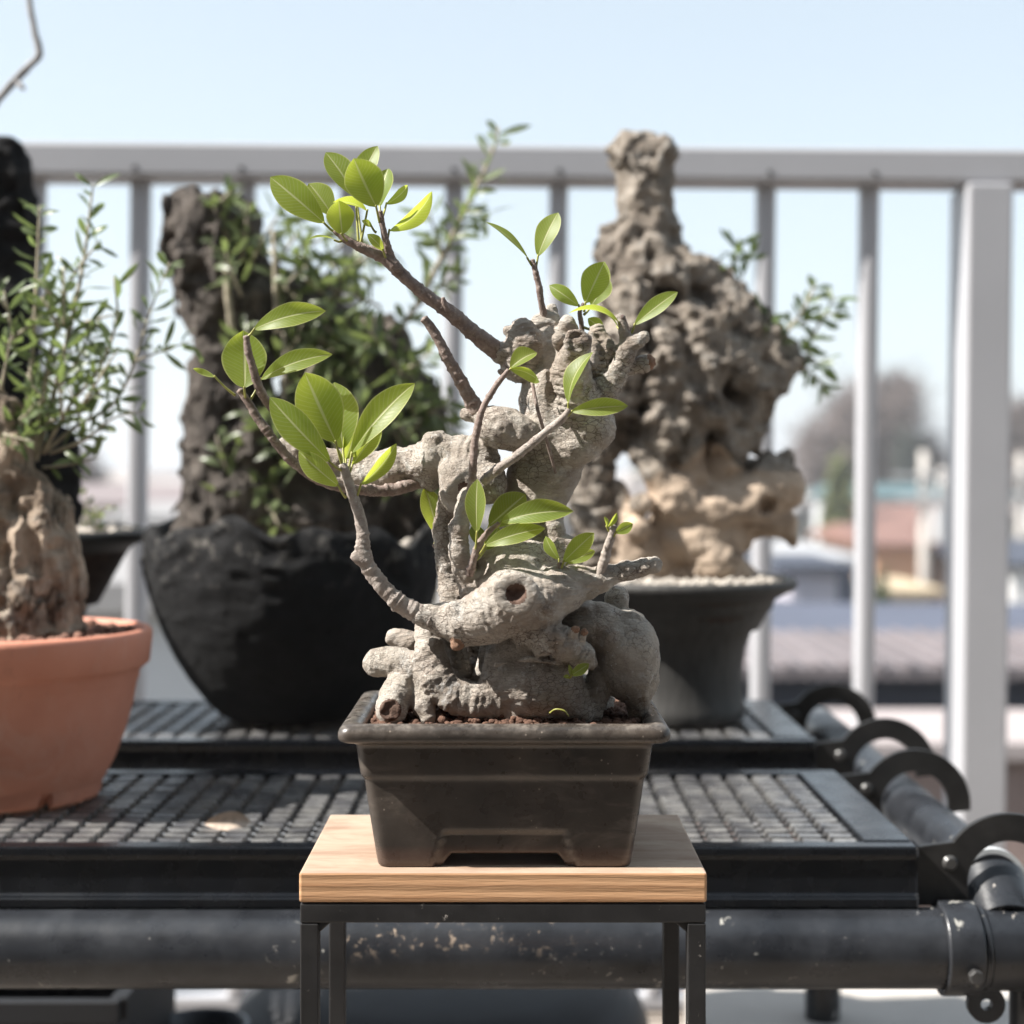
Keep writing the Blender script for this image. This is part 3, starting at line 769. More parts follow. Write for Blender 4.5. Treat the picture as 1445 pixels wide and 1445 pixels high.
# vehicles far below
def car(name, label, x, y, z, L, Wd, H, paint, van=False):
    t = empty(name, (x, y, z), label, 'van' if van else 'car')
    if van: prof = [(-.5, .25), (-.5, .62), (-.42, 1.0), (.36, 1.0), (.46, .58), (.5, .5), (.5, .25)]
    else: prof = [(-.5, .28), (-.49, .58), (-.36, .64), (-.24, 1.0), (.16, 1.0), (.28, .64), (.48, .55), (.5, .28)]
    V = [(x + a * L, y - Wd / 2, z + b * H) for a, b in prof] + [(x + a * L, y + Wd / 2, z + b * H) for a, b in prof]
    n = len(prof)
    Fc = [tuple(range(n - 1, -1, -1)), tuple(range(n, 2 * n))] + [(i, (i + 1) % n, n + (i + 1) % n, n + i) for i in range(n)]
    obj('body', V, Fc, paint, t, smooth=False, bevel=0.06)
    w0, w1 = (-.36, .34) if van else (-.3, .22)
    q = MB(); q.box(x + w0 * L, x - 0.02 * L, y - Wd / 2 - .02, y - Wd / 2 + .01, z + .66 * H, z + .93 * H)
    q.box(x + 0.02 * L, x + w1 * L * .8, y - Wd / 2 - .02, y - Wd / 2 + .01, z + .66 * H, z + .93 * H)
    q.build('side_window', TOWN['glass'], t, smooth=False)
    for a in (-.31, .31):
        for sgn in (-1, 1):
            yy = y + sgn * (Wd / 2 - .06)
            MB().cyl((x + a * L, yy - .1, z + .31), (x + a * L, yy + .1, z + .31), .31).build('wheel', MAT['black_pot'], t, sharp=40)
p = P(1340, 0, 52); car('parked_van', 'white van parked by the sandy lot', p.x + .4, 52, -6.39, 4.4, 1.7, 1.95, TOWN['white'], True)
p = P(1322, 0, 44); car('parked_car', 'dark blue car parked in the street below', p.x, 41, -6.39, 4.2, 1.7, 1.45, simple('blue_paint', (0.05, 0.075, 0.11), 0.3, 0.05, 1), False)

# utility poles
def pole(label, x, D, ytop, lamp=False):
    t = empty('utility_pole', (P(x, 0, D).x, D, -6.4), label, 'utility pole')
    X = P(x, 0, D).x; zt = P(0, ytop, D).z
    MB().cyl((X, D, -6.4), (X, D, zt), .17, .12, 14).build('post', MAT['concrete'], t)
    b = MB(); b.box(X - .9, X + .9, D - .2, D - .12, zt - .7, zt - .6); b.box(X - .7, X + .7, D - .2, D - .12, zt - 1.3, zt - 1.2)
    b.build('crossarm', TOWN['frame'], t, smooth=False)
    MB().cyl((X + .38, D - .1, zt - 2.4), (X + .38, D - .1, zt - 1.5), .22, .22, 16).build('transformer', TOWN['frame'], t, sharp=40)
pole('grey concrete utility pole standing before the cream house', 1304, 42, 636)
pole('slim utility pole just left of the big railing post', 1330, 58, 660)
pole('utility pole at the right frame edge past the post', 1441, 50, 640)

# trees in the town
def town_tree(name, label, x, D, ytop, ybase, halfw, mat_b, leafm=None, n=9000, seed=1, cat='tree', kind='bare'):
    rg = np.random.default_rng(seed)
    base = P(x, 0, D); base.z = -6.4
    ztop = P(0, ytop, D).z; H = ztop + 6.4; Wm = px(halfw, D)
    t = empty(name, base, label, cat)
    tr = MB(); tr.cyl(base, base + Vector((0.1, 0, H * .42)), H * .035, H * .022, 12)
    tips = []
    def grow(p, d, L, r, lvl):
        q = p + d * L
        tr.cyl(p, q, r, r * .62, 6, False)
        if lvl == 0: tips.append(q); return
        for _ in range(3 if lvl > 1 else 4):
            nd = (d + Vector(rg.normal(0, .55, 3)) + Vector((0, 0, .12))).normalized()
            grow(p + d * L * rg.uniform(.55, 1), nd, L * rg.uniform(.62, .85), r * .55, lvl - 1)
    for k in range(5):
        a = k * 1.26 + rg.uniform(-.3, .3)
        grow(base + Vector((0.05, 0, H * rg.uniform(.28, .42))), Vector((math.cos(a) * .8, math.sin(a) * .8, .9)).normalized(), H * .19, H * .017, 3 if kind == 'bare' else 2)
    tr.build('trunk', mat_b, t)
    # crown: many small twig or leaf faces in clumps filling an uneven dome
    C = []
    cz = base.z + H * .63; rz = H * .38
    for _ in range(46):
        v = rg.normal(0, 1, 3); v /= np.linalg.norm(v); rr = rg.uniform(.35, .92) ** .7
        C.append((base.x + v[0] * Wm * rr * .88, base.y + v[1] * Wm * rr * .7, cz + v[2] * rz * rr, rg.uniform(.16, .34)))
    C = np.array(C); ci = rg.integers(0, len(C), n)
    off = rg.normal(0, .55, (n, 3)) * C[ci, 3:4] * np.array([Wm, Wm, rz])
    ctr = C[ci, :3] + off
    a = rg.normal(0, 1, (n, 3)); a /= np.linalg.norm(a, axis=1, keepdims=True)
    b = np.cross(a, rg.normal(0, 1, (n, 3))); b /= np.linalg.norm(b, axis=1, keepdims=True)
    if kind == 'bare': la, lb = H * .05, H * .0026
    else: la, lb = H * .017, H * .011
    la = la * rg.uniform(.6, 1.4, (n, 1))
    V = np.stack([ctr - a * la, ctr + b * lb, ctr + a * la, ctr - b * lb], 1).reshape(-1, 3)
    Fc = np.arange(4 * n).reshape(-1, 4)
    obj('crown', V, Fc, leafm, t, smooth=False)
twm = simple('winter_twigs', (0.17, 0.135, 0.125), 0.9, 0.3, 0.5)
town_tree('bare_tree', 'big bare winter tree with a rounded brown crown', 1234, 92, 526, 0, 112, twm, twm, 20000, 3)
town_tree('leafy_tree', 'yellow green tree standing left of the bare winter tree', 1182, 62, 648, 0, 26, twm, simple('dull_leaves', (0.15, 0.165, 0.06), 0.8, 0.3, 0.5), 6000, 5, kind='leafy')
town_tree('dark_evergreen', 'dark evergreen tree before the right side of the bare tree', 1285, 86, 618, 0, 40, twm, simple('evergreen', (0.055, 0.06, 0.05), 0.8, 0.3, 0.5), 7000, 8, kind='leafy')
town_tree('street_shrub_tree', 'small green tree beside the ochre shed', 1246, 33, 828, 0, 12, twm, simple('green_leaves', (0.08, 0.10, 0.035), 0.8, 0.3, 0.5), 4000, 9, kind='leafy')
town_tree('bare_tree', 'wide bare tree right of the big railing post', 1475, 96, 560, 0, 95, twm, twm, 12000, 13)
town_tree('bare_tree', 'low bare tree by the brown roofed house on the left', 120, 66, 640, 0, 40, twm, twm, 7000, 15)

# far town and woods reading as one mass
rg = np.random.default_rng(4)
ft = MB()
for _ in range(420):
    y = rg.uniform(120, 900); x = rg.uniform(-.42, .42) * y
    ww, dd, hh = rg.uniform(6, 13), rg.uniform(6, 10), rg.uniform(3, 6.2)
    ft.box(x, x + ww, y, y + dd, -6.4, -6.4 + hh)
    ft.add([(x - .4, y - .4, -6.4 + hh), (x + ww + .4, y - .4, -6.4 + hh), (x + ww + .4, y + dd + .4, -6.4 + hh), (x - .4, y + dd + .4, -6.4 + hh), (x, y + dd / 2, -4.6 + hh), (x + ww, y + dd / 2, -4.6 + hh)],
           [(0, 1, 5, 4), (2, 3, 4, 5), (3, 0, 4), (1, 2, 5)])
mm = M('far_houses', 0.9, 0, 0.2)
mm.color(mm.ramp(mm.noise(14, 2), [(0.35, (0.16, 0.14, 0.14)), (0.5, (0.34, 0.30, 0.28)), (0.65, (0.5, 0.48, 0.47))]))
tag(ft.build('far_town', mm.m, smooth=False), kind='stuff')
n = 26000
y = rg.uniform(110, 1500, n); x = rg.uniform(-.42, .42, n) * y; z = -6.4 + np.abs(rg.normal(0, 2.6, n)) + y * .002
ctr = np.stack([x, y, z], 1); clump = vnoise(ctr * np.array([1, 1, 0]), 38, 5) > 0.15
ctr = ctr[clump]; n = len(ctr)
a = rg.normal(0, 1, (n, 3)); a /= np.linalg.norm(a, axis=1, keepdims=True); b = np.cross(a, rg.normal(0, 1, (n, 3))); b /= np.linalg.norm(b, axis=1, keepdims=True)
s = rg.uniform(.8, 1.9, (n, 1))
V = np.stack([ctr - a * s, ctr + b * s * .7, ctr + a * s, ctr - b * s * .7], 1).reshape(-1, 3)
tag(obj('far_woods', V, np.arange(4 * n).reshape(-1, 4), simple('far_leaves', (0.10, 0.095, 0.075), 0.9, 0.4, 30), smooth=False), kind='stuff')

# ------------------------------------------------------------------ terrace railing
RD = 2.13
t = empty('terrace_railing', (0, RD, 0), 'pale grey metal terrace railing with slim balusters and one broad post', 'railing')
t_rail = t
def tilt(V):   # the rail runs a touch out of level
    k = math.tan(R(0.42))
    return [(v[0] + (v[2] - CZ) * k * 1.6, v[1] + v[0] * 0.02, v[2] - v[0] * k * 0.55) for v in V]
zt0, zt1 = P(0, 260, RD).z, P(0, 211, RD).z
def rbox(name, x0, x1, y0, y1, z0, z1, bev=0.003):
    mb = MB()
    nx = max(1, int((x1 - x0) / .3)); nz = max(1, int((z1 - z0) / .3))
    mb.box(x0, x1, y0, y1, z0, z1)
    return obj(name, tilt(mb.v), mb.f, MAT['rail'], t, smooth=False, bevel=bev)
rbox('handrail', -1.9, 1.75, RD - .035, RD + .035, zt0, zt1, .006)
zb0, zb1 = P(0, 1431, RD).z, P(0, 1401, RD).z
rbox('bottom_rail', -1.9, 1.75, RD - .016, RD + .016, max(zb0, 0.004), zb1, .004)
def oval(name, x, rx, ry):
    V = []; nn = 20
    for z in (zb1 + .001, zt0 - .001):
        for i in range(nn):
            a = 2 * math.pi * i / nn
            c_, s_ = math.cos(a), math.sin(a)
            V.append((x + rx * math.copysign(abs(c_) ** .6, c_), RD + ry * math.copysign(abs(s_) ** .6, s_), z))
    Fc = [(i, (i + 1) % nn, nn + (i + 1) % nn, nn + i) for i in range(nn)] + [tuple(range(nn - 1, -1, -1)), tuple(range(nn, 2 * nn))]
    return obj(name, tilt(V), Fc, MAT['rail'], t, sharp=50)
for k in range(-9, 8):
    xx = 1071 + (k - 1) * 146.7 + 8
    if k == 3: continue
    oval('baluster', P(xx - 2, 0, RD).x, .0130, .0165)
p0, p1 = P(1364, 0, RD - .04).x, P(1429, 0, RD - .04).x
mb = MB().box(p0, p1, RD - .045, RD + .045, .004, zt0 - .001)
obj('post', tilt(mb.v), mb.f, MAT['rail'], t, smooth=False, bevel=.004)

# the hazy winter air over the town
hb = MB().box(-2600, 2600, -260, 2990, -7.4, 30)
hm = bpy.data.materials.new('haze'); hm.use_nodes = True
hn = hm.node_tree; hn.nodes.clear()
ho = hn.nodes.new('ShaderNodeOutputMaterial'); hv_ = hn.nodes.new('ShaderNodeVolumePrincipled')
hv_.inputs['Color'].default_value = (0.93, 0.96, 1.0, 1); hv_.inputs['Density'].default_value = 0.0015; hv_.inputs['Anisotropy'].default_value = 0.2
hn.links.new(hv_.outputs[0], ho.inputs['Volume'])
tag(hb.build('haze', hm, smooth=False), kind='stuff')

for k in range(-9, 8):        # screw heads under the handrail, one at each baluster
    if k == 3: continue
    xs = P(1071 + (k - 1) * 146.7 + 6, 0, RD).x
    mb = MB().cyl((xs, RD - .0355, zt0 + .012), (xs, RD - .0375, zt0 + .012), .0035, .0028, 12)
    obj('screw', tilt(mb.v), mb.f, MAT['bolt'], t_rail, smooth=False)

# ================================================================== PIPE RACK AND SCAFFOLD PLANKS
XR = 0.307                                   # axis of the right side pipe
r_p = 0.0243
zs0 = CZ - 0.2526; zs1 = CZ - 0.2440          # side pipe height at its front and back
def sz(y): return zs0 + (zs1 - zs0) * (y - 0.98) / 0.6
zf = CZ - 0.291; YF = 0.975
rack = empty('pipe_rack', (0, 1.4, 0), 'black scaffold pipe rack carrying the two mesh planks', 'rack')
mbp = MB().cyl((-1.25, YF, zf), (0.262, YF, zf), r_p, n=48); mbp.build('front_pipe', MAT['pipe'], rack, sharp=40)
XP = XR - .004; r_s = .0190; dz = -.0065
MB().cyl((XP, 1.0, sz(1.0) + dz), (XP, 1.575, sz(1.575) + dz), r_s, n=48).build('side_pipe', MAT['pipe'], rack, sharp=40)
# socket collar and tee body at the corner
co = MB(); co.ring((0.2615, YF, zf), (0.2835, YF, zf), .0283, .0240, 48)
co.ring((0.2835, YF, zf), (0.2885, YF, zf), .0262, .0200, 48)
cl = co.build('collar', MAT['pipe'], rack, sharp=35, bevel=.0012)
MB().cyl((0.276, YF - .0272, zf - .0085), (0.276, YF - .0335, zf - .0085), .0046, n=6).build('bolt', MAT['bolt'], cl, smooth=False, bevel=.0008)
tb = MB(); tb.cyl((0.2886, YF, zf), (0.42, YF, zf), .0255, n=48)
tb.cyl((XP, .978, zf + .012), (XP, 1.006, sz(1.0) + dz), .0205, .0215, n=48)
fit = tb.build('tee_fitting', MAT['pipe'], rack, sharp=35)
MB().ring((XP, 1.001, sz(1.0) + dz), (XP, 1.0075, sz(1.0) + dz), .0222, .0192, 40).build('fitting_ring', MAT['weld'], fit, sharp=35)
lug = MB(); c = P(1391, 1416, YF - .01)
seg = 20
for (ya, yb) in ((YF - .012, YF - .007),):
    V = []; 
    for yv in (ya, yb):
        for rr in (.0035, .0115):
            for i in range(seg):
                a = 2 * math.pi * i / seg
                V.append((c.x + rr * math.cos(a), yv, c.z + rr * math.sin(a)))
    Fc = []
    for i in range(seg):
        j = (i + 1) % seg
        Fc += [(i, j, seg + j, seg + i), (2*seg + j, 2*seg + i, 3*seg + i, 3*seg + j), (seg + i, seg + j, 3*seg + j, 3*seg + i), (j, i, 2*seg + i, 2*seg + j)]
    lug.add(V, Fc)
lug.box(c.x - .0116, c.x + .0116, YF - .0118, YF - .0072, c.z + .0085, c.z + .03)
lug.build('lug', MAT['pipe'], rack, smooth=False)
MB().cyl((0.328, YF + .002, 0.0), (0.328, YF + .002, zf - .02), .0215, n=40).build('leg', MAT['pipe'], rack, sharp=40)
ZBK = .1885
MB().cyl((XP, 1.55, ZBK + .0005), (XP, 1.55, sz(1.55) + dz - .012), .0172, n=40).build('leg', MAT['pipe'], rack, sharp=40)
blk = empty('concrete_block', (.40, 1.49, 0), 'pale concrete block under the rear right leg of the pipe rack', 'block')
MB().box(.185, .66, 1.49, 1.70, 0.0005, ZBK).build('body', MAT['concrete'], blk, smooth=False, bevel=.004)
def arc_plate(c, y0, y1, xl, zb, ro, ri):
    """hook plate: a solid web at the left that arches over the pipe at c"""
    cx, cz_ = c; n = 28
    outer = [(xl, zb), (xl, cz_ + ro * .52)]
    for i in range(n + 1):
        a = math.pi * (0.80 - 0.80 * i / n) - 0.10 * (i / n)
        outer.append((cx + ro * math.cos(a), cz_ + ro * math.sin(a)))
    inner = []
    for i in range(n + 1):
        a = -0.25 + (math.pi * 1.06 + 0.25) * i / n
        inner.append((cx + ri * math.cos(a), cz_ + ri * math.sin(a)))
    loop = outer + inner + [(cx - ri * 1.0, zb)]
    bm = bmesh.new()
    vs = [bm.verts.new((x, y0, z)) for x, z in loop]
    f = bm.faces.new(vs)
    ex = bmesh.ops.extrude_face_region(bm, geom=[f])
    for v in [g_ for g_ in ex['geom'] if isinstance(g_, bmesh.types.BMVert)]: v.co.y = y1
    bmesh.ops.recalc_face_normals(bm, faces=bm.faces)
    bmesh.ops.triangulate(bm, faces=[g_ for g_ in bm.faces if len(g_.verts) > 4])
    V = [tuple(v.co) for v in bm.verts]; bm.verts.index_update()
    Fc = [tuple(v.index for v in fc.verts) for fc in bm.faces]; bm.free()
    return V, Fc

def plank(y0, y1, ztop, label, xr, hooks):
    xl = -1.3
    t = empty('scaffold_plank', (0, y0, ztop), label, 'plank', 'mesh scaffold planks')
    th = .0376; wf = .014
    fr = MB()
    # folded steel channel: front lip with a rolled bead, web and bottom flange, same at the back and right end
    def rail(ya, yb, sgn):
        prof = [(0, 0), (.0, -.006), (.003, -.0075), (.003, -.0295), (-.0005, -.031), (-.0005, -th), (.012, -th), (.012, -th + .0025), (.006, -th + .0025), (.006, -.004), (wf, -.004), (wf, 0)]
        V = []
        for x in (xl, xr):
            for a, b in prof: V.append((x, ya + sgn * a, ztop + b))
        n = len(prof)
        Fc = [(i, (i+1) % n, n + (i+1) % n, n + i) if sgn > 0 else (n + i, n + (i+1) % n, (i+1) % n, i) for i in range(n)]
        Fc += [tuple(range(n)), tuple(range(2*n - 1, n - 1, -1))]
        fr.add(V, Fc)
    rail(y0, y1, 1); rail(y1, y1, -1)
    fr.box(xr - .030, xr - .0005, y0 + wf + .0005, y1 - wf - .0005, ztop - .0045, ztop + .0008)
    fr.box(xr - .004, xr - .0005, y0 + wf + .0005, y1 - wf - .0005, ztop - th, ztop - .005)
    fr.build('frame', MAT['plank_metal'], t, smooth=False, bevel=.0010)
    # deck of expanded metal: staggered strands with tilted lands
    dk = MB(); ya, yb = y0 + wf + .001, y1 - wf - .001
    pitch = .0140; nr = int((yb - ya) / pitch); pitch = (yb - ya) / nr
    cell = .0192; xa, xb = -.80, xr - .0305
    nc = int((xb - xa) / cell); x0_ = xb - nc * cell
    zt_ = ztop - .0012; rgd = random.Random(int(y0 * 1000))
    for r_ in range(nr):
        y = ya + (r_ + .5) * pitch
        dk.box(x0_, xb, y - .0016, y + .0016, zt_ - .0050, zt_ - .0034)
        for c_ in range(nc):
            xc = x0_ + (c_ + .5) * cell; hx, hy = .0073, pitch * .27
            t1, t2 = rgd.uniform(-.0004, .0004), rgd.uniform(-.0003, .0003)
            v_ = []
            for (sx_, sy_, top_) in ((-1,-1,0),(1,-1,0),(1,1,0),(-1,1,0),(-.92,-.96,1),(.92,-.96,1),(.92,.8,1),(-.92,.8,1)):
                v_.append((xc + sx_ * hx, y + sy_ * hy, zt_ + (-.0034 if not top_ else .0 + t1 * sx_ + t2 * sy_ + .0004 * sy_)))
            dk.add(v_, [(4, 5, 6, 7), (0, 1, 5, 4), (1, 2, 6, 5), (2, 3, 7, 6), (3, 0, 4, 7), (3, 2, 1, 0)])
    for c_ in range(nc + 1):
        xc = x0_ + c_ * cell
        dk.box(xc - .0012, xc + .0012, ya, yb, zt_ - .0085, zt_ - .0052)
    dk.build('deck_mesh', MAT['deck'], t, smooth=False)
    # ribs under the deck
    x = -.75
    while x < xr - .05:
        MB().box(x, x + .004, y0 + wf, y1 - wf, ztop - .026, ztop - .0085).build('cross_rib', MAT['plank_metal'], t, smooth=False); x += .16
    for (yh, zc) in hooks:
        V, Fc = arc_plate((XR, zc), yh - .0022, yh + .0022, xr + .0012, ztop - th - .001, .0425, .0255)
        h = obj('hook', V, Fc, MAT['hook'], t, smooth=False, bevel=.0006)
        bx = xr + .022
        MB().cyl((bx, yh - .0023, zc + .012), (bx, yh - .0045, zc + .012), .0050, .0032, n=20).build('rivet', MAT['bolt'], h, sharp=40)
        MB().cyl((bx - .006, yh - .0023, zc - .020), (bx - .006, yh - .0052, zc - .020), .0045, .0032, n=20).build('rivet', MAT['bolt'], h, sharp=40)
plank(.972, 1.2245, CZ - .2285, 'black scaffold plank with mesh deck carrying the terracotta pot', .2485, [(.983, CZ - .2526), (1.212, CZ - .2526)])
plank(1.298, 1.5335, CZ - .2184, 'black scaffold plank with mesh deck carrying the charcoal bowl and waisted pot', .2485, [(1.309, CZ - .2440), (1.522, CZ - .2440)])
Z1 = CZ - .2285; Z2 = CZ - .2184

# ================================================================== STOOL
SD = .758; ZB = CZ - px(1231.5 - HY, SD)                # board top
sx0, sx1 = P(422, 0, SD).x, P(997.5, 0, SD).x
sy1 = SD + .1296
stool = empty('display_stool', ((sx0 + sx1) / 2, SD + .065, 0), 'small pine topped stool with a black steel frame under the ficus', 'stool')
bt = .0143
nxs, nys = 60, 24
V = []; Fc = []
mb = MB().box(sx0, sx1, SD, sy1, ZB - bt, ZB)
obj('board', mb.v, mb.f, MAT['pine'], stool, smooth=False, bevel=.0011)
zt = ZB - bt - .0006; tw = .0092
fm = MB()
q = .0004
fm.box(sx0 + q, sx1 - q, SD + q, SD + tw, zt - tw, zt); fm.box(sx0 + q, sx1 - q, sy1 - tw, sy1 - q, zt - tw, zt)
fm.box(sx0 + q, sx0 + tw, SD + tw + q, sy1 - tw - q, zt - tw, zt); fm.box(sx1 - tw, sx1 - q, SD + tw + q, sy1 - tw - q, zt - tw, zt)
# small welded gussets in the front corners
for (xc, s_) in ((sx0 + tw, 1), (sx1 - tw, -1)):
    fm.add([(xc - s_*.0005, SD + .002, zt - tw + .0004), (xc + s_ * .0065, SD + .002, zt - tw + .0004), (xc - s_*.0005, SD + .002, zt - tw - .0058),
            (xc - s_*.0005, SD + .007, zt - tw + .0004), (xc + s_ * .0065, SD + .007, zt - tw + .0004), (xc - s_*.0005, SD + .007, zt - tw - .0058)],
           [(0, 1, 2), (5, 4, 3), (1, 4, 5, 2), (0, 3, 4, 1), (2, 5, 3, 0)])
fm.build('frame', MAT['stool_metal'], stool, smooth=False, bevel=.0007)
for xa, xb in ((sx0 + q, sx0 + tw), (sx1 - tw, sx1 - q)):
    for ya, yb in ((SD + q, SD + tw), (sy1 - tw, sy1 - q)):
        MB().box(xa, xb, ya, yb, 0, zt - tw - .0003).build('leg', MAT['stool_metal'], stool, smooth=False, bevel=.0007)
fr2 = MB(); fr2.box(sx0 + tw, sx1 - tw, sy1 - tw + .001, sy1 - q - .001, .05, .0585); fr2.box(sx0 + tw, sx1 - tw, SD + .002, SD + tw - .001, .05, .0585)
fr2.build('stretcher', MAT['stool_metal'], stool, smooth=False)

# ================================================================== BONSAI POT (rounded rectangle)
pc = Vector((P(711.5, 0, .755).x, .8185, ZB))
hw, hd = px(473, .755) / 2, .0635            # rim half sizes
PH = (CZ - px(1024 - HY, .755)) - ZB          # height
def rrect(hx, hy, r, n):
    pts = []
    per = 4
    for (cx, cy_, a0) in ((hx - r, -hy + r, -90), (hx - r, hy - r, 0), (-hx + r, hy - r, 90), (-hx + r, -hy + r, 180)):
        for i in range(n + 1):
            a = R(a0 + 90 * i / n)
            pts.append((cx + r * math.cos(a), cy_ + r * math.sin(a)))
    # subdivide the straight runs
    out = []
    for i in range(len(pts)):
        p, q_ = pts[i], pts[(i + 1) % len(pts)]
        L = math.hypot(q_[0] - p[0], q_[1] - p[1]); k = max(1, int(L / .0016))
        if L < .004: k = 1
        else: k = int((60 if abs(q_[0] - p[0]) > abs(q_[1] - p[1]) else 40))
        for j in range(k): out.append((p[0] + (q_[0] - p[0]) * j / k, p[1] + (q_[1] - p[1]) * j / k))
    return out
bw = px(358, .768) / 2; bd = .0505
#  (inset from rim half size, z fraction) outside from the foot upwards, over the rim, down inside
prof = []
def lerp(a, b, t): return a + (b - a) * t
zbelt = PH * .62
body = [(0.0, -.0004), (.0006, .0), (.0012, .0015), (.0014, .006), (.0016, .0085), (.0032, .0095)] 
rows = []
for z in np.concatenate([[0, .0008, .002], np.linspace(.004, zbelt - .0035, 22), np.linspace(zbelt - .003, zbelt + .0035, 12), np.linspace(zbelt + .005, PH * .82, 8)]):
    t = z / (PH * .82)
    ix = lerp(bw, hw - .0096, t ** .92); iy = lerp(bd, hd - .0096, t ** .92)
    off = 0.0
    if z < .001: off -= (.001 - z) * .8
    sm = 1 / (1 + math.exp(-(z - zbelt) / .0006))
    off += .0014 * sm
    rows.append((ix + off, iy + off, z))
# rim mould
for (o, z) in ((.0080, .842), (.0064, .858), (.0046, .867), (.0024, .873), (.0008, .884), (0.0, .905), (0.0, .94), (.0006, .965), (.0020, .988), (.0040, .998), (.0060, 1.0), (.0085, .994), (.0105, .975), (.0115, .93), (.0125, .85), (.014, .75)):
    rows.append((hw - o, hd - o, PH * z))
V = []; Fc = []
base = None
for (ix, iy, z) in rows:
    ring = rrect(ix, iy, .0058, 7)
    n = len(ring)
    for (x, y) in ring:
        zz = z; X, Y = x, y
        # recess panel and foot cut-out in the long and short sides
        for (u, span, face) in ((x, bw, abs(y) > iy - .0086 and abs(x) < ix - .0086), (y, bd * .82, abs(x) > ix - .0086 and abs(y) < iy - .0086)):
            if not face: continue
            au = abs(u)
            zc = .0062 * min(1, max(0, (span * .495 - au) / .0042)) if span == bw else .0062 * min(1, max(0, (span * .55 - au) / .0042))
            lim = span * .56 if span == bw else span * .66
            ztopr = .0172 * min(1, max(0, (lim - au) / .0052)) + 0.0
            if ztopr > 0 and z < ztopr + .0012:
                s_ = min(1, max(0, (ztopr + .0012 - z) / .0024))
                s_ = s_ * s_ * (3 - 2 * s_)
                if span == bw: Y = math.copysign(abs(y) - .0022 * s_, y)
                else: X = math.copysign(abs(x) - .0022 * s_, x)
            if zc > 0: zz = zc + z * (1 - zc / .016) if z < .016 else z
        V.append((pc.x + X, pc.y + Y, pc.z + zz))
for k in range(len(rows) - 1):
    for i in range(n):
        Fc.append((k*n + i, k*n + (i+1) % n, (k+1)*n + (i+1) % n, (k+1)*n + i))
pot = empty('bonsai_pot', pc, 'dark brown glazed rectangular bonsai pot on the pine stool', 'pot')
obj('body', V, Fc, MAT['glaze'], pot, sharp=60)
# floor of the pot, raised on its feet
MB().box(pc.x - bw + .006, pc.x + bw - .006, pc.y - bd + .006, pc.y + bd - .006, pc.z + .0085, pc.z + .0115).build('bottom', MAT['clay_foot'], pot, smooth=False)
# the four feet
for sx_ in (-1, 1):
    for sy_ in (-1, 1):
        x0, x1 = sorted((pc.x + sx_ * bw * .58, pc.x + sx_ * (bw - .0045))); y0, y1 = sorted((pc.y + sy_ * bd * .55, pc.y + sy_ * (bd - .0045)))
        MB().box(x0, x1, y0, y1, pc.z + .0002, pc.z + .0084).build('foot', MAT['clay_foot'], pot, smooth=False, bevel=.001)

def granules(name, n, area, zfn, rmin, rmax, mat, seed, parent=None, kind='stuff', flat=.8):
    """n lumpy soil grains as one mesh; area() gives an (x, y)"""
    bm = bmesh.new(); bmesh.ops.create_icosphere(bm, subdivisions=2, radius=1)
    bv = np.array([v.co[:] for v in bm.verts]); bf = np.array([[v.index for v in f.verts] for f in bm.faces]); bm.free()
    rg = np.random.default_rng(seed)
    Vs, Fs = [], []
    for k in range(n):
        x, y = area(rg)
        r = rmin + (rmax - rmin) * rg.random() ** 2
        d = 1 + .28 * vnoise(bv * 1.0 + k * 7.13, .9, seed)
        sc = rg.uniform(.75, 1.2, 3)
        v = bv * d[:, None] * r * sc
        a = rg.uniform(0, 6.28); c_, s_ = math.cos(a), math.sin(a)
        v = np.stack([v[:, 0]*c_ - v[:, 1]*s_, v[:, 0]*s_ + v[:, 1]*c_, v[:, 2] * flat], 1)
        Vs.append(v + np.array([x, y, zfn(x, y, rg)])); Fs.append(bf + k * len(bv))
    o = obj(name, np.vstack(Vs), np.vstack(Fs), mat, parent)
    if kind: tag(o, kind=kind)
    return o
ZS = pc.z + PH - .0035
def soilz(x, y, rg): return ZS - .0016 + .010 * max(0, 1 - ((x - pc.x) / .062) ** 2 - ((y - pc.y - .004) / .048) ** 2) + rg.uniform(-.0012, .0018)
so = granules('soil', 2600, lambda rg: (pc.x + rg.uniform(-1, 1) * (hw - .014), pc.y + rg.uniform(-1, 1) * (hd - .0135)), soilz, .0010, .0031, MAT['soil'], 3)
sb = MB().box(pc.x - hw + .0128, pc.x + hw - .0128, pc.y - hd + .0128, pc.y + hd - .0128, ZS - .012, ZS - .001)
tag(sb.build('soil_bed', MAT['soil'], smooth=False), kind='stuff')

# ================================================================== POTS ON THE PLANKS
def ell_area(c, r): 
    def f(rg):
        a = rg.uniform(0, 6.283); q_ = r * math.sqrt(rg.random())
        return c[0] + q_ * math.cos(a), c[1] + q_ * math.sin(a)
    return f
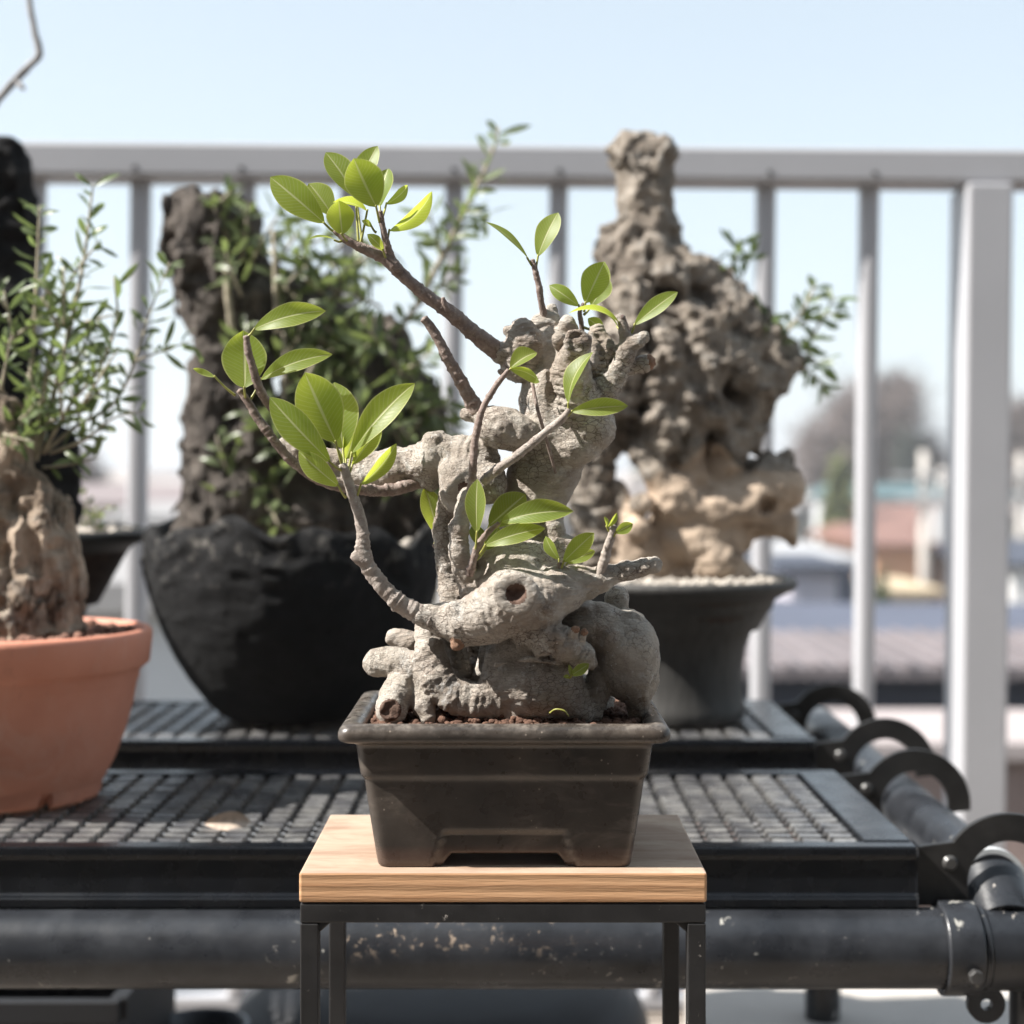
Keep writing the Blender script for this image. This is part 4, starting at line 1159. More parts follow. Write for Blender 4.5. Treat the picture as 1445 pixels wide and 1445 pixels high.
# terracotta pot, left
tc = Vector((P(22, 0, 1.12).x, 1.118, Z1 + .001))
th_ = .1235
t = empty('terracotta_pot', tc, 'round orange terracotta pot on the front plank', 'pot')
prof = [(.0545, .0), (.0575, .0012), (.0590, .004), (.0598, .011), (.0612, .0125), (.0685, .026), (.0760, .046), (.0808, .064), (.0838, .080), (.0846, .0820), (.0853, .0830), (.0857, .088), (.0870, .0895), (.0905, .0925), (.0925, .0940), (.0945, .1130), (.0942, .1160), (.0925, .1180), (.0900, .1184), (.0880, .1173), (.0868, .113), (.085, .100), (.07, .05)]
def wobt(r, z, t_, k):
    if z < .0075:                                    # notched foot ring
        for a0 in range(0, 360, 72):
            d = abs((math.degrees(t_) - a0 - 307 + 180) % 360 - 180)
            if d < 4.5: return r - .002, z + (.0068 if z < .006 else .001)
    return r * (1 + .003 * math.sin(2 * t_ + 1)), z
V, Fc = lathe(tc, prof, 180, wob=wobt)
obj('body', V, Fc, MAT['terracotta'], t, sharp=50)
sz_t = tc.z + .112
granules('soil', 700, ell_area(tc, .083), lambda x, y, rg: sz_t + rg.uniform(-.001, .004) , .0020, .0045, simple('clay_soil', (0.20, 0.105, 0.075), 0.95, 0.3, 0.01), 11)
tag(MB().cyl(tc + Vector((0, 0, .06)), tc + Vector((0, 0, .1105)), .072, .084, 48).build('soil_bed', MAT['soil'], smooth=False), kind='stuff')

# rough charcoal bowl
bc = Vector((P(417, 0, 1.415).x, 1.415, Z2 + .0012))
t = empty('charcoal_bowl', bc, 'big rough black bowl with a broken looking lip on the rear plank', 'bowl')
prof = [(.050, 0.0), (.057, .0008), (.066, .006), (.078, .018), (.092, .036), (.104, .056), (.114, .078), (.122, .100), (.1275, .122), (.130, .142), (.1305, .158), (.1290, .168), (.125, .1735), (.119, .172), (.114, .164), (.112, .150), (.105, .12)]
# densify
pr = np.array(prof); tt = np.concatenate([[0], np.cumsum(np.hypot(*np.diff(pr, axis=0).T))]); ts = np.linspace(0, tt[-1], 110)
prof = list(zip(np.interp(ts, tt, pr[:, 0]), np.interp(ts, tt, pr[:, 1])))
def rimdip(t_):
    return .010 * math.sin(3 * t_ + .6) + .006 * math.sin(7 * t_ + 2) + .004 * math.sin(13 * t_) - .012 * math.exp(-((t_ - 4.55) / .28) ** 2)
def wobb(r, z, t_, k):
    q_ = np.array([[math.cos(t_) * .3, math.sin(t_) * .3, z * 2 + k * .004]])
    f = max(0, (z - .03) / .14)
    nz = float(fbm(q_, .045, 5, 3)[0]); rz = float(ridged(q_, .07, 9, 2)[0])
    return r * (1 + .012 * math.sin(2 * t_ + .5) + .010 * nz * f) + f * f * .0028 * rz, z + f ** 2 * rimdip(t_)
V, Fc = lathe(bc, prof, 220, wob=wobb)
obj('body', V, Fc, MAT['charcoal'], t)
granules('pumice_soil', 900, ell_area(bc, .11), lambda x, y, rg: bc.z + .148 + rg.uniform(-.002, .006) + .006 * math.sin(x * 60), .0025, .006, MAT['pumice'], 12)
tag(MB().cyl(bc + Vector((0, 0, .1)), bc + Vector((0, 0, .149)), .10, .109, 48).build('soil_bed', MAT['soil_dark'], smooth=False), kind='stuff')

# waisted stoneware pot, right
wc_ = Vector((P(958, 0, 1.415).x, 1.415, Z2 + .0012))
t = empty('waisted_pot', wc_, 'dark grey waisted stoneware pot with a wide flared rim', 'pot')
prof = [(.052, 0), (.0575, .001), (.0592, .006), (.0585, .012), (.0568, .018), (.0560, .030), (.0562, .045), (.0585, .062), (.0640, .078), (.0720, .089), (.0790, .096), (.0820, .0985), (.0830, .103), (.0850, .1075), (.0935, .1115), (.1010, .1150), (.1035, .1185), (.1032, .1225), (.1005, .1250), (.0960, .1240), (.090, .120), (.086, .110), (.07, .08)]
V, Fc = lathe(wc_, prof, 120, wob=lambda r, z, t_, k: (r * (1 + .006 * math.sin(3 * t_ + z * 20)), z))
obj('body', V, Fc, MAT['stoneware'], t, sharp=60)
granules('pumice_soil', 750, ell_area(wc_, .092), lambda x, y, rg: wc_.z + .1215 + rg.uniform(-.001, .0035), .0018, .0042, MAT['pumice'], 14)
tag(MB().cyl(wc_ + Vector((0, 0, .09)), wc_ + Vector((0, 0, .121)), .075, .0925, 48).build('soil_bed', MAT['soil_dark'], smooth=False), kind='stuff')

# black flared pot behind the terracotta
ec = Vector((P(26, 0, 1.425).x, 1.425, Z2 + .0012))
t = empty('flared_pot', ec, 'black trumpet shaped pot behind the terracotta pot', 'pot')
prof = [(.046, 0), (.050, .001), (.052, .02), (.053, .05), (.0555, .080), (.063, .105), (.076, .128), (.0885, .141), (.0950, .1465), (.1000, .152), (.115, .1575), (.1175, .161), (.1170, .1645), (.1130, .1670), (.106, .165), (.100, .158), (.08, .12)]
V, Fc = lathe(ec, prof, 110)
obj('body', V, Fc, MAT['black_pot'], t, sharp=60)
granules('pumice_soil', 850, ell_area(ec, .104), lambda x, y, rg: ec.z + .164 + rg.uniform(-.001, .004), .0022, .005, MAT['pumice'], 15)
tag(MB().cyl(ec + Vector((0, 0, .1)), ec + Vector((0, 0, .163)), .07, .1045, 48).build('soil_bed', MAT['soil_dark'], smooth=False), kind='stuff')

# things under the rack
def under_pot(name, label, x, D, prof, mat):
    c_ = Vector((P(x, 0, D).x, D, .0005))
    t_ = empty(name, c_, label, 'pot')
    V_, F_ = lathe(c_, prof, 96)
    obj('body', V_, F_, mat, t_, sharp=50)
    if prof[-1][0] > .035: tag(MB().cyl(c_ + Vector((0, 0, .02)), c_ + Vector((0, 0, prof[-1][1] + .02)), prof[-1][0] * .95, prof[-1][0] * 1.0, 40).build('soil_bed', MAT['soil_dark'], smooth=False), kind='stuff')
under_pot('floor_pot', 'large round black pot turned upside down under the rack behind the stool', 622, 1.62, [(.15, 0), (.165, .002), (.19, .04), (.208, .09), (.214, .13), (.211, .165), (.203, .184), (.188, .196), (.186, .1965), (.182, .203), (.150, .214), (.090, .222), (.03, .2245)], MAT['plastic_pot'])
under_pot('rimmed_pot', 'small blue grey rimmed pot beside the large black pot under the rack', 283, 1.50, [(.03, 0), (.033, .001), (.040, .12), (.043, .185), (.0455, .187), (.0465, .196), (.0455, .200), (.0425, .2005), (.040, .197), (.036, .15)], MAT['grey_pot'])
tr = P(40, 1398, 1.3)
t = empty('black_crate', (-.50, 1.3, 0), 'black plastic crate under the rack at the left frame edge', 'crate')
cx0, cx1, czt = P(-120, 0, 1.3).x - .12, P(158, 0, 1.3).x, P(0, 1418, 1.3).z
mb = MB(); q = .006
mb.box(cx0, cx1, 1.30, 1.30 + q, .003, czt); mb.box(cx0, cx1, 1.54, 1.546, .003, czt)
mb.box(cx0, cx0 + q, 1.3065, 1.5395, .003, czt); mb.box(cx1 - q, cx1, 1.3065, 1.5395, .003, czt)
mb.build('wall', MAT['plastic_pot'], t, smooth=False, bevel=.001)
MB().box(cx0 + q, cx1 - q, 1.3065, 1.5395, .003, .012).build('base', MAT['plastic_pot'], t, smooth=False)
mb = MB(); mb.box(cx0 - .008, cx1 + .008, 1.288, 1.2995, czt - .012, czt + .006); mb.box(cx0 - .008, cx1 + .008, 1.547, 1.558, czt - .012, czt + .006)
mb.box(cx1 + .0005, cx1 + .012, 1.30, 1.5465, czt - .0125, czt + .0055)
mb.build('rim', MAT['plastic_pot'], t, smooth=False, bevel=.001)

# ================================================================== FICUS BONSAI
D0 = .8165; U = D0 / F
def T(x, y, d=0.0):
    return P(x, y, D0 + d * U)
root = P(735, 1015, D0); 
tree = empty('bonsai_tree', root, 'gnarled grey ficus bonsai with broad green leaves in the dark glazed pot', 'bonsai')
lo = T(385, 1045, -170); hi = T(945, 425, 130)
lo = np.array([min(lo.x, hi.x) - .008, D0 - .062, min(lo.z, hi.z) - .002]); hi = np.array([max(T(945, 0, 0).x, hi.x) + .006, D0 + .052, hi.z + .006])
S = SDF(lo, hi, .00072)
def E_(x, y, d, rx, ry=None, rd=None, k=9, sub=False):
    ry = rx if ry is None else ry; rd = (rx + ry) / 2 if rd is None else rd
    S.ell(T(x, y, d), (rx * U, rd * U, ry * U), k * U, sub)
def C_(pts, k=9, wr=0.0, wf=14, sub=False):
    """chain of (x, y, d, r)"""
    for a, b in zip(pts[:-1], pts[1:]):
        S.cap(T(*a[:3]), T(*b[:3]), a[3] * U, b[3] * U, k * U, sub, wr, wf * U)
# trunk core
C_([(745, 990, 12, 58), (738, 905, 14, 58), (745, 830, 12, 56), (748, 765, 12, 48), (752, 715, 12, 42), (768, 665, 8, 48), (785, 615, 4, 54), (793, 560, 2, 55), (792, 515, 4, 46)], 12)
E_(805, 990, 18, 60, 40, 50, 10)
# root base: front bulb and its neck
E_(757, 964, -72, 62, 52, 46, 4); E_(742, 916, -64, 47, 34, 38, 6); C_([(700, 938, -112, 3), (745, 930, -122, 3.2), (790, 936, -112, 3)], 4); C_([(694, 925, -90, 5), (699, 960, -98, 5), (696, 1000, -92, 6)], 4, sub=True); E_(798, 985, -70, 33, 32, 30, 6); E_(735, 1008, -70, 42, 20, 26, 6)
E_(826, 1002, -72, 12, 20, 12, 4); E_(712, 962, -82, 24, 38, 18, 8); C_([(694, 925, -74, 9), (690, 960, -80, 10), (694, 1000, -76, 12)], 5)
# right bulges
E_(884, 925, -42, 44, 62, 56, 4); E_(896, 948, -44, 32, 46, 44, 6); E_(838, 884, -50, 44, 34, 40, 3); E_(871, 845, -8, 17, 19, 20, 4); E_(806, 866, -20, 36, 26, 34, 6)
E_(862, 898, -58, 26, 30, 36, 3)
C_([(905, 965, -35, 22), (900, 992, -40, 15), (897, 1018, -40, 9)], 6); C_([(850, 940, -52, 18), (838, 1005, -56, 14)], 5)
E_(880, 1000, -92, 20, 20, 18, 4, True); C_([(838, 920, -92, 6), (836, 945, -88, 9), (846, 978, -82, 9)], 4, sub=True)
# lumpy ridge crossing the front
C_([(738, 898, -102, 15), (768, 896, -108, 23), (798, 910, -106, 22), (824, 926, -98, 17), (834, 934, -92, 11)], 4, .07, 9)
C_([(800, 905, -112, 10), (813, 889, -126, 6)], 3); C_([(818, 908, -108, 9), (824, 893, -116, 5.5)], 3); C_([(772, 905, -116, 15), (762, 915, -118, 10)], 4); E_(786, 898, -124, 11, 9, 8, 4)
# left roots: separate limbs lying over one another
C_([(532, 935, -34, 18), (556, 934, -38, 21), (586, 941, -46, 22), (606, 950, -52, 22)], 2.5, .02, 11)
C_([(602, 872, -36, 16), (604, 898, -50, 19), (606, 925, -62, 22), (616, 958, -72, 24), (640, 982, -76, 24), (672, 990, -76, 25), (702, 992, -72, 25)], 3, .035, 12)
C_([(634, 890, -18, 17), (645, 925, -22, 15), (652, 955, -26, 15)], 3, .03, 12)
C_([(572, 955, -48, 19), (562, 978, -62, 23), (551, 1000, -80, 21)], 2.5, .03, 10); C_([(584, 968, -52, 18), (598, 996, -72, 15), (604, 1012, -80, 11)], 2.5, .03, 9)
for (x_, y_, r_) in ((551, 1000, 11), (557, 1006, 9), (546, 1007, 8), (556, 995, 8)): E_(x_, y_, -102, r_, r_, 9, 2, True)
C_([(580, 906, 4, 15), (558, 900, 8, 13)], 3); C_([(566, 918, 10, 14), (600, 930, 18, 16), (650, 930, 22, 24)], 4)
E_(684, 905, 6, 30, 28, 28, 5); E_(680, 950, 2, 26, 30, 26, 5)
C_([(694, 918, -48, 15), (684, 942, -44, 11), (672, 958, -40, 8)], 3)
# front limb with the healed knot
C_([(628, 874, -84, 23), (655, 880, -98, 29), (690, 868, -108, 36), (722, 850, -110, 43), (757, 848, -104, 38), (790, 834, -92, 31), (815, 824, -84, 23), (850, 817, -84, 15), (885, 806, -86, 11.5), (924, 797, -88, 9.5)], 8, .025, 13)
C_([(652, 866, -106, 17), (643, 860, -112, 12)], 5); C_([(650, 902, -104, 13), (644, 911, -112, 8)], 4); E_(655, 903, -112, 9, 7, 7, 4)
E_(722, 812, -74, 40, 34, 30, 12); E_(700, 790, -52, 32, 34, 28, 12); E_(745, 795, -50, 36, 32, 30, 12); E_(690, 825, -70, 22, 26, 22, 9)
# knot: collar ring with a shallow hollow
KC = np.array(T(728, 838, -168)); kn = np.array([-.16, -1.0, .12]); kn /= np.linalg.norm(kn)
ku = np.cross(kn, [0, 0, 1]); ku /= np.linalg.norm(ku); kv = np.cross(ku, kn)
S.cap(T(735, 843, -108), KC - kn * 19 * U, 38 * U, 20 * U, 8 * U)
prev = None
for i in range(25):
    a = 2 * math.pi * i / 24
    p = KC + (ku * math.cos(a) * (21 + 1.5 * math.sin(3 * a)) + kv * math.sin(a) * 20) * U + kn * (1.5 * math.sin(2 * a + 1)) * U
    if prev is not None: S.cap(prev, p, 6.5 * U, 6.5 * U, 2.5 * U)
    prev = p
for (du, dv, dd, rr) in ((0, 0, 9, 14), (-5, 5, 9, 10), (6, -4, 9, 10), (3, 7, 10, 8), (-6, -5, 10, 8)):
    S.ell(KC + (ku * du + kv * dv + kn * dd) * U, np.array([rr, rr * 1.05, rr]) * U, 2 * U, True)
S.cap(T(738, 508, -10), T(708, 499, -18), 21 * U, 14.5 * U, 6 * U); S.cap(T(642, 880, -92), T(596, 868, -93), 21 * U, 14 * U, 6 * U)
# stub rising behind the limb
C_([(790, 812, -40, 28), (785, 775, -36, 20), (782, 748, -34, 14), (781, 734, -34, 12)], 6, .04, 8)
C_([(800, 800, -40, 22), (806, 770, -36, 14)], 8)
# waist and the left flank
E_(650, 690, -34, 30, 38, 30, 8); E_(640, 668, -30, 22, 20, 22, 7); E_(690, 682, -40, 26, 28, 22, 9); E_(664, 660, -28, 22, 18, 20, 7)
E_(686, 690, -72, 9, 11, 14, 4, True); E_(652, 690, -74, 8, 11, 12, 4, True)
C_([(634, 712, -24, 15), (627, 745, -22, 13), (628, 790, -26, 13), (636, 835, -34, 17), (640, 870, -50, 18)], 6, .05, 10)
C_([(655, 808, -70, 15), (648, 780, -78, 14), (648, 745, -80, 13), (660, 700, -76, 12)], 5, .04, 7)
C_([(668, 830, -66, 20), (662, 812, -68, 14)], 8)
# left horizontal branch
C_([(668, 650, -4, 36), (632, 650, 4, 33), (600, 656, 10, 31), (560, 662, 16, 29), (525, 668, 20, 24), (500, 672, 22, 18), (478, 676, 24, 10)], 8, .035, 15)
C_([(610, 628, -8, 18), (604, 655, -14, 22), (608, 678, -10, 16)], 7); C_([(622, 632, 2, 14), (620, 615, 2, 8)], 5)
C_([(520, 656, 22, 20), (460, 650, 26, 17), (420, 634, 28, 16), (404, 628, 28, 12)], 7, .03, 10)
# left-middle flat topped lump
E_(712, 606, -40, 36, 27, 32, 7); E_(700, 588, -36, 28, 13, 26, 7); E_(735, 612, -44, 24, 22, 24, 8); C_([(690, 590, -30, 14), (662, 585, -24, 9), (656, 584, -24, 7)], 6)
E_(715, 622, -78, 26, 7, 10, 6, True)
# head
C_([(735, 512, -12, 28), (742, 485, -18, 26), (738, 468, -20, 19)], 4, .04, 9); C_([(728, 472, -20, 12), (716, 466, -22, 6)], 3)
C_([(774, 476, 2, 22), (772, 455, 4, 17), (778, 438, 6, 8)], 4, .05, 7); E_(760, 455, 0, 13, 11, 14, 4)
C_([(808, 566, -36, 38), (806, 525, -52, 28), (811, 500, -70, 18), (815, 484, -88, 15.5)], 5, .04, 9)
KH = np.array(T(815, 482, -97)); prev = None
for i in range(19):
    a = 2 * math.pi * i / 18
    p = KH + np.array([math.cos(a) * 13.5, -.8, math.sin(a) * 13]) * U
    if prev is not None: S.cap(prev, p, 3.6 * U, 3.6 * U, 2 * U)
    prev = p
C_([(798, 492, -24, 18), (789, 477, -56, 9.5)], 4); C_([(800, 476, -10, 18), (800, 458, -28, 10.5)], 4)
C_([(843, 525, -10, 22), (847, 492, -8, 17), (843, 470, -6, 11)], 4, .10, 8); C_([(852, 520, -22, 7), (858, 492, -20, 7), (852, 474, -14, 5)], 3); C_([(836, 515, -32, 6), (838, 488, -26, 7), (836, 474, -18, 5)], 3)
E_(828, 602, -28, 40, 38, 36, 6); E_(812, 630, -32, 33, 28, 30, 6)
C_([(820, 578, -16, 30), (848, 556, -20, 23), (870, 528, -24, 15), (882, 500, -26, 12), (893, 486, -26, 10), (908, 476, -26, 8.5)], 4, .05, 9)
C_([(866, 530, -18, 12), (888, 518, -14, 10.5), (905, 513, -12, 10), (914, 511, -12, 10)], 4, .06, 6)
C_([(889, 488, -26, 8), (880, 465, -26, 6), (876, 448, -28, 4.6)], 3)
C_([(770, 470, -30, 5), (776, 500, -40, 9), (782, 550, -52, 10), (776, 590, -60, 8)], 5, sub=True); E_(760, 522, -56, 7, 18, 10, 5, True); C_([(842, 520, -56, 4), (830, 545, -70, 5), (822, 570, -76, 5)], 4, sub=True)
C_([(745, 640, -76, 7), (790, 645, -70, 9), (830, 640, -66, 6)], 5, sub=True)
def fn(X):
    n1 = fbm(X, .0135, 3, 3); n2 = fbm(X, .0046, 8, 2); r1 = ridged(X * np.array([1.0, 1.0, .8]), .010, 21, 2)
    r2 = ridged(X * np.array([1.0, 1.0, 1.6]), .0052, 33, 2)
    return -.00080 * n1 - .00030 * n2 - .00026 * r1 - .00022 * r2
S.noise(fn)
V, Q = S.mesh(); V = smooth_mesh(V, Q, 1)
N = vnormals(V, Q)
V = V + N * (.00022 * fbm(V, .0022, 12, 2))[:, None]
# trunk mesh: split the wood of old cuts by a second slot
o = obj('trunk', V, Q, MAT['ficus_bark'], tree)
o.data.materials.append(MAT['cut_wood']); o.data.materials.append(MAT['knot_wood'])
ctr = V[Q].mean(1); nrm = N[Q].mean(1)
mi = np.zeros(len(Q), np.int32)
def cut(c, r, slot, dirn=None, th=.6):
    c = np.array(c); k = np.linalg.norm(ctr - c, axis=1) < r * U
    if dirn is not None:
        dn = np.array(dirn, float); dn /= np.linalg.norm(dn); k &= (nrm @ dn) > th
    mi[k] = slot
cut(T(814, 480, -100), 15, 1, (0, -1, .1), .75); cut(T(926, 796, -88), 13, 1, (1, -.2, .1), .6); cut(T(918, 511, -12), 12, 1, None)
cut(T(642, 911, -116), 12, 1); cut(T(641, 859, -118), 12, 1, (-.5, -1, .2), .4); cut(T(781, 730, -34), 14, 1, (0, -.1, 1), .6)
cut(KC + kn * -4 * U, 15.5, 2); cut(T(551, 1002, -96), 15, 2, None); cut(T(404, 628, 28), 13, 1, (-1, -.2, 0), .5); cut(T(604, 1016, -70), 12, 1, (0.2, -1, -.4), .3)
cut(T(655, 689, -62), 9, 2); cut(T(813, 886, -126), 7, 1); cut(T(824, 890, -118), 7, 1)
o.data.materials.append(MAT['ficus_bark_lit'])
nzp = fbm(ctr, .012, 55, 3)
pale = np.zeros(len(Q), bool)  # bulges and roots given painted sunlight through the lighter bark colour
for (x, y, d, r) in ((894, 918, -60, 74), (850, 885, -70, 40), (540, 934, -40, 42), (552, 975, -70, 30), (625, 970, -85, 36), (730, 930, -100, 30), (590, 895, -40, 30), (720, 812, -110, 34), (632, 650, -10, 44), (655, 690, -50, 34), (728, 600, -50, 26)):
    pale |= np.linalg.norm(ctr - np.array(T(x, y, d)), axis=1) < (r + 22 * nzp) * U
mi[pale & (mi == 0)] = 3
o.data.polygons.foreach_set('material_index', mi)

def TR(pts): return [tuple(T(x, y, d)) + (r * U,) for x, y, d, r in pts]
NB = [0]
def branch(pts, mat='ficus_twig', rings=.22, gap=.0032, parent=None, name='branch'):
    NB[0] += 1
    V, Fc = tube(TR(pts), .0007, 14, .10, rings, gap, NB[0])
    return obj(name, V, Fc, MAT[mat], parent or tree)
NL = [100]
def leaf(par, base, tip, W, roll=0, fold=.25, curl=.10, pet=None, shape=1.0, facing=(0, -1, .15), wave=.015):
    """base, tip: (x, y, d) of the blade; pet: where the stalk leaves the twig"""
    NL[0] += 1
    Wr = W * .94 * U / max(.62, math.cos(R(roll)))
    V, Fc, uv = leaf_mesh(T(*base), T(*tip), Wr, roll, fold, curl, 16, 10, wave, NL[0], shape, facing)
    o = obj('leaf', V, Fc, MAT['ficus_leaf'], par, uv=uv)
    if pet:
        b = Vector(T(*base)); a = Vector(T(*pet)); m_ = (a + b) / 2 + Vector((0, 0, -.0006))
        pv, pf = tube([tuple(a) + (2.1 * U,), tuple(m_) + (1.6 * U,), tuple(b + (b - a).normalized() * .001) + (1.5 * U,)], .0008, 8, .03, 0, .004, NL[0])
        k = len(o.data.vertices)
        bm = bmesh.new(); bm.from_mesh(o.data)
        off = origin(par)
        vs = [bm.verts.new(Vector(p) - off) for p in pv]
        for f in pf:
            ff = bm.faces.new([vs[i] for i in f]); ff.material_index = 1; ff.smooth = True
        bm.to_mesh(o.data); bm.free()
        o.data.materials.append(MAT['petiole'])
    return o

# long upper branch with the crowning tuft
b = branch([(738, 508, -10, 17), (715, 502, -16, 15), (690, 487, -24, 12.5), (660, 462, -32, 11), (630, 437, -40, 10), (600, 416, -46, 9), (575, 395, -52, 8.5), (552, 372, -56, 9.5), (535, 360, -58, 8), (512, 350, -60, 7), (490, 339, -64, 5.5), (472, 325, -66, 3.5)], rings=.14, gap=.0045)
tw = branch([(556, 376, -56, 7), (547, 350, -60, 5.5), (541, 325, -64, 4.5), (536, 298, -66, 3.5)], parent=b, name='twig')
branch([(632, 440, -46, 5), (627, 428, -50, 4), (625, 420, -52, 3)], parent=b, name='twig')
branch([(718, 508, -24, 6), (714, 522, -28, 5), (708, 526, -28, 4), (704, 522, -28, 3)], parent=b, name='twig')
leaf(b, (458, 315, -70), (381, 249, -72), 47, -12, .22, .05, (474, 328, -66), facing=(.15, -1, .25))
leaf(b, (470, 305, -52), (436, 258, -48), 40, 10, .25, .05, (478, 330, -62))
leaf(b, (483, 331, -74), (478, 283, -78), 41, 8, .15, -.06, (492, 341, -66), .9)
leaf(b, (474, 339, -72), (436, 336, -86), 9, 62, .25, .10, (482, 340, -66))
leaf(b, (518, 298, -56), (470, 283, -72), 23, 40, .3, .1, (508, 346, -60), facing=(0, -.5, 1))
leaf(b, (502, 278, -44), (460, 214, -40), 40, 15, .3, .06, (506, 346, -58))
leaf(b, (502, 272, -34), (532, 205, -28), 35, -14, .3, .05, (512, 348, -54))
leaf(b, (525, 320, -66), (511, 311, -74), 10, 10, .2, .1, (531, 328, -64))
leaf(b, (541, 354, -70), (519, 330, -80), 17, 15, .2, .1, (546, 366, -62))
leaf(b, (531, 292, -76), (499, 224, -80), 60, 4, .18, -.05, (536, 314, -66), .92, facing=(.1, -1, .2))
leaf(b, (536, 292, -50), (547, 237, -40), 36, -30, .25, .06, (538, 310, -64))
leaf(b, (549, 326, -58), (613, 273, -52), 20, 58, .35, .14, (545, 348, -60), facing=(-.2, -1, .1))
leaf(b, (545, 288, -44), (577, 262, -30), 13, 50, .2, .1, (540, 305, -62))
# bare twig beside it
branch([(674, 580, -30, 12), (662, 560, -34, 10), (646, 530, -40, 8.5), (632, 506, -44, 8), (618, 478, -48, 7), (606, 459, -52, 6.2), (598, 449, -54, 5.5)], rings=.16, gap=.004)
# slender sprig with one folded leaf
b = branch([(661, 704, -80, 6.5), (666, 680, -84, 5.5), (668, 645, -88, 5), (672, 612, -90, 5), (680, 580, -92, 4.6), (695, 552, -94, 4.2), (708, 534, -96, 3.8), (718, 522, -98, 3)])
leaf(b, (720, 520, -98), (757, 496, -92), 30, -24, .5, .10, (716, 523, -98), facing=(.1, -1, .3)); leaf(b, (720, 521, -99), (763, 537, -112), 20, 40, .2, -.12, None, facing=(0, -1, -.2))
# sprig crossing the trunk
b = branch([(682, 680, -74, 7), (702, 662, -84, 6.5), (728, 644, -92, 6.2), (755, 622, -98, 5.8), (778, 603, -102, 5.2), (792, 592, -104, 5), (804, 578, -106, 4)], 'ficus_limb', .2)
leaf(b, (802, 570, -108), (833, 495, -112), 28, -42, .3, .12, (802, 582, -106), facing=(-.2, -1, .1))
leaf(b, (806, 581, -108), (886, 572, -116), 18, 48, .45, .12, (796, 590, -104), facing=(0, -.7, 1))
# lower left long branch
b = branch([(640, 880, -92, 17), (612, 874, -92, 15), (585, 863, -94, 13.5), (560, 848, -96, 12), (536, 823, -98, 11), (520, 800, -100, 10.5), (513, 782, -102, 11), (512, 760, -103, 8.5), (510, 738, -104, 8), (503, 715, -105, 7.5), (496, 694, -106, 7), (489, 672, -107, 6.5), (483, 655, -108, 5.5)], 'ficus_limb', .20, .0040)
branch([(514, 792, -102, 9.5), (504, 786, -104, 8.5), (498, 782, -106, 6.5)], 'ficus_limb', .1, .004, b, 'twig')
leaf(b, (474, 624, -120), (430, 526, -126), 68, 4, .16, -.04, (484, 660, -108), .92, facing=(.1, -1, .15))
leaf(b, (466, 652, -122), (380, 561, -132), 44, -22, .25, .05, (483, 664, -110), facing=(.2, -1, .2))
leaf(b, (484, 634, -92), (472, 539, -80), 56, 22, .2, .04, (486, 660, -106), .95, facing=(-.35, -1, .1))
leaf(b, (496, 640, -98), (583, 539, -98), 42, 26, .38, .10, (490, 668, -106), 1.05, facing=(-.75, -1, .55))
leaf(b, (497, 656, -96), (538, 599, -84), 25, 22, .35, .08, (491, 672, -106), facing=(-.2, -1, .1))
leaf(b, (509, 684, -112), (561, 627, -112), 17, 48, .4, .12, (502, 704, -106), facing=(-.3, -1, .2))
leaf(b, (478, 686, -118), (421, 637, -126), 27, -38, .3, .10, (488, 702, -108), facing=(.2, -.8, .5))
leaf(b, (488, 648, -84), (503, 604, -76), 30, 30, .3, .05, (488, 664, -104))
leaf(b, (484, 656, -110), (478, 634, -112), 5, 10, .6, .05, None)
# thin branch sweeping up on the left
b = branch([(612, 672, 0, 10), (580, 684, -8, 9.5), (548, 692, -20, 8.5), (520, 692, -34, 7), (490, 690, -44, 6.2), (460, 682, -52, 6.2), (432, 667, -58, 6.2), (406, 645, -62, 6.2), (384, 618, -66, 6.2), (364, 590, -68, 6), (350, 568, -70, 5.4), (338, 550, -72, 4.5)])
leaf(b, (345, 548, -84), (344, 467, -80), 67, -6, .12, -.05, (347, 566, -70), .86, facing=(.05, -1, .1))
leaf(b, (368, 536, -64), (467, 497, -66), 27, 38, .35, .13, (352, 566, -70), facing=(0, -.6, 1))
leaf(b, (304, 532, -78), (272, 522, -84), 15, 30, .5, -.1, (332, 558, -74), facing=(0, -1, .5))
b2 = branch([(462, 664, -30, 7), (440, 640, -44, 6.2), (418, 614, -54, 6), (396, 590, -62, 6), (376, 566, -72, 6), (363, 540, -82, 5.8), (356, 516, -88, 5.4), (350, 494, -92, 5.2), (348, 474, -94, 4)])
leaf(b2, (358, 465, -96), (458, 436, -100), 32, 30, .3, .13, (348, 476, -94), facing=(0, -.8, .8))
# sprig on the crown with two upright leaves
b = branch([(770, 452, -4, 5.5), (764, 428, -12, 4.6), (760, 402, -16, 4.4), (755, 380, -18, 4), (751, 366, -18, 2.6)])
leaf(b, (745, 365, -20), (687, 311, -22), 14, 52, .2, .06, (754, 378, -18)); leaf(b, (759, 362, -16), (787, 299, -8), 37, 6, .2, .05, (756, 378, -18), facing=(-.55, -1, .3))
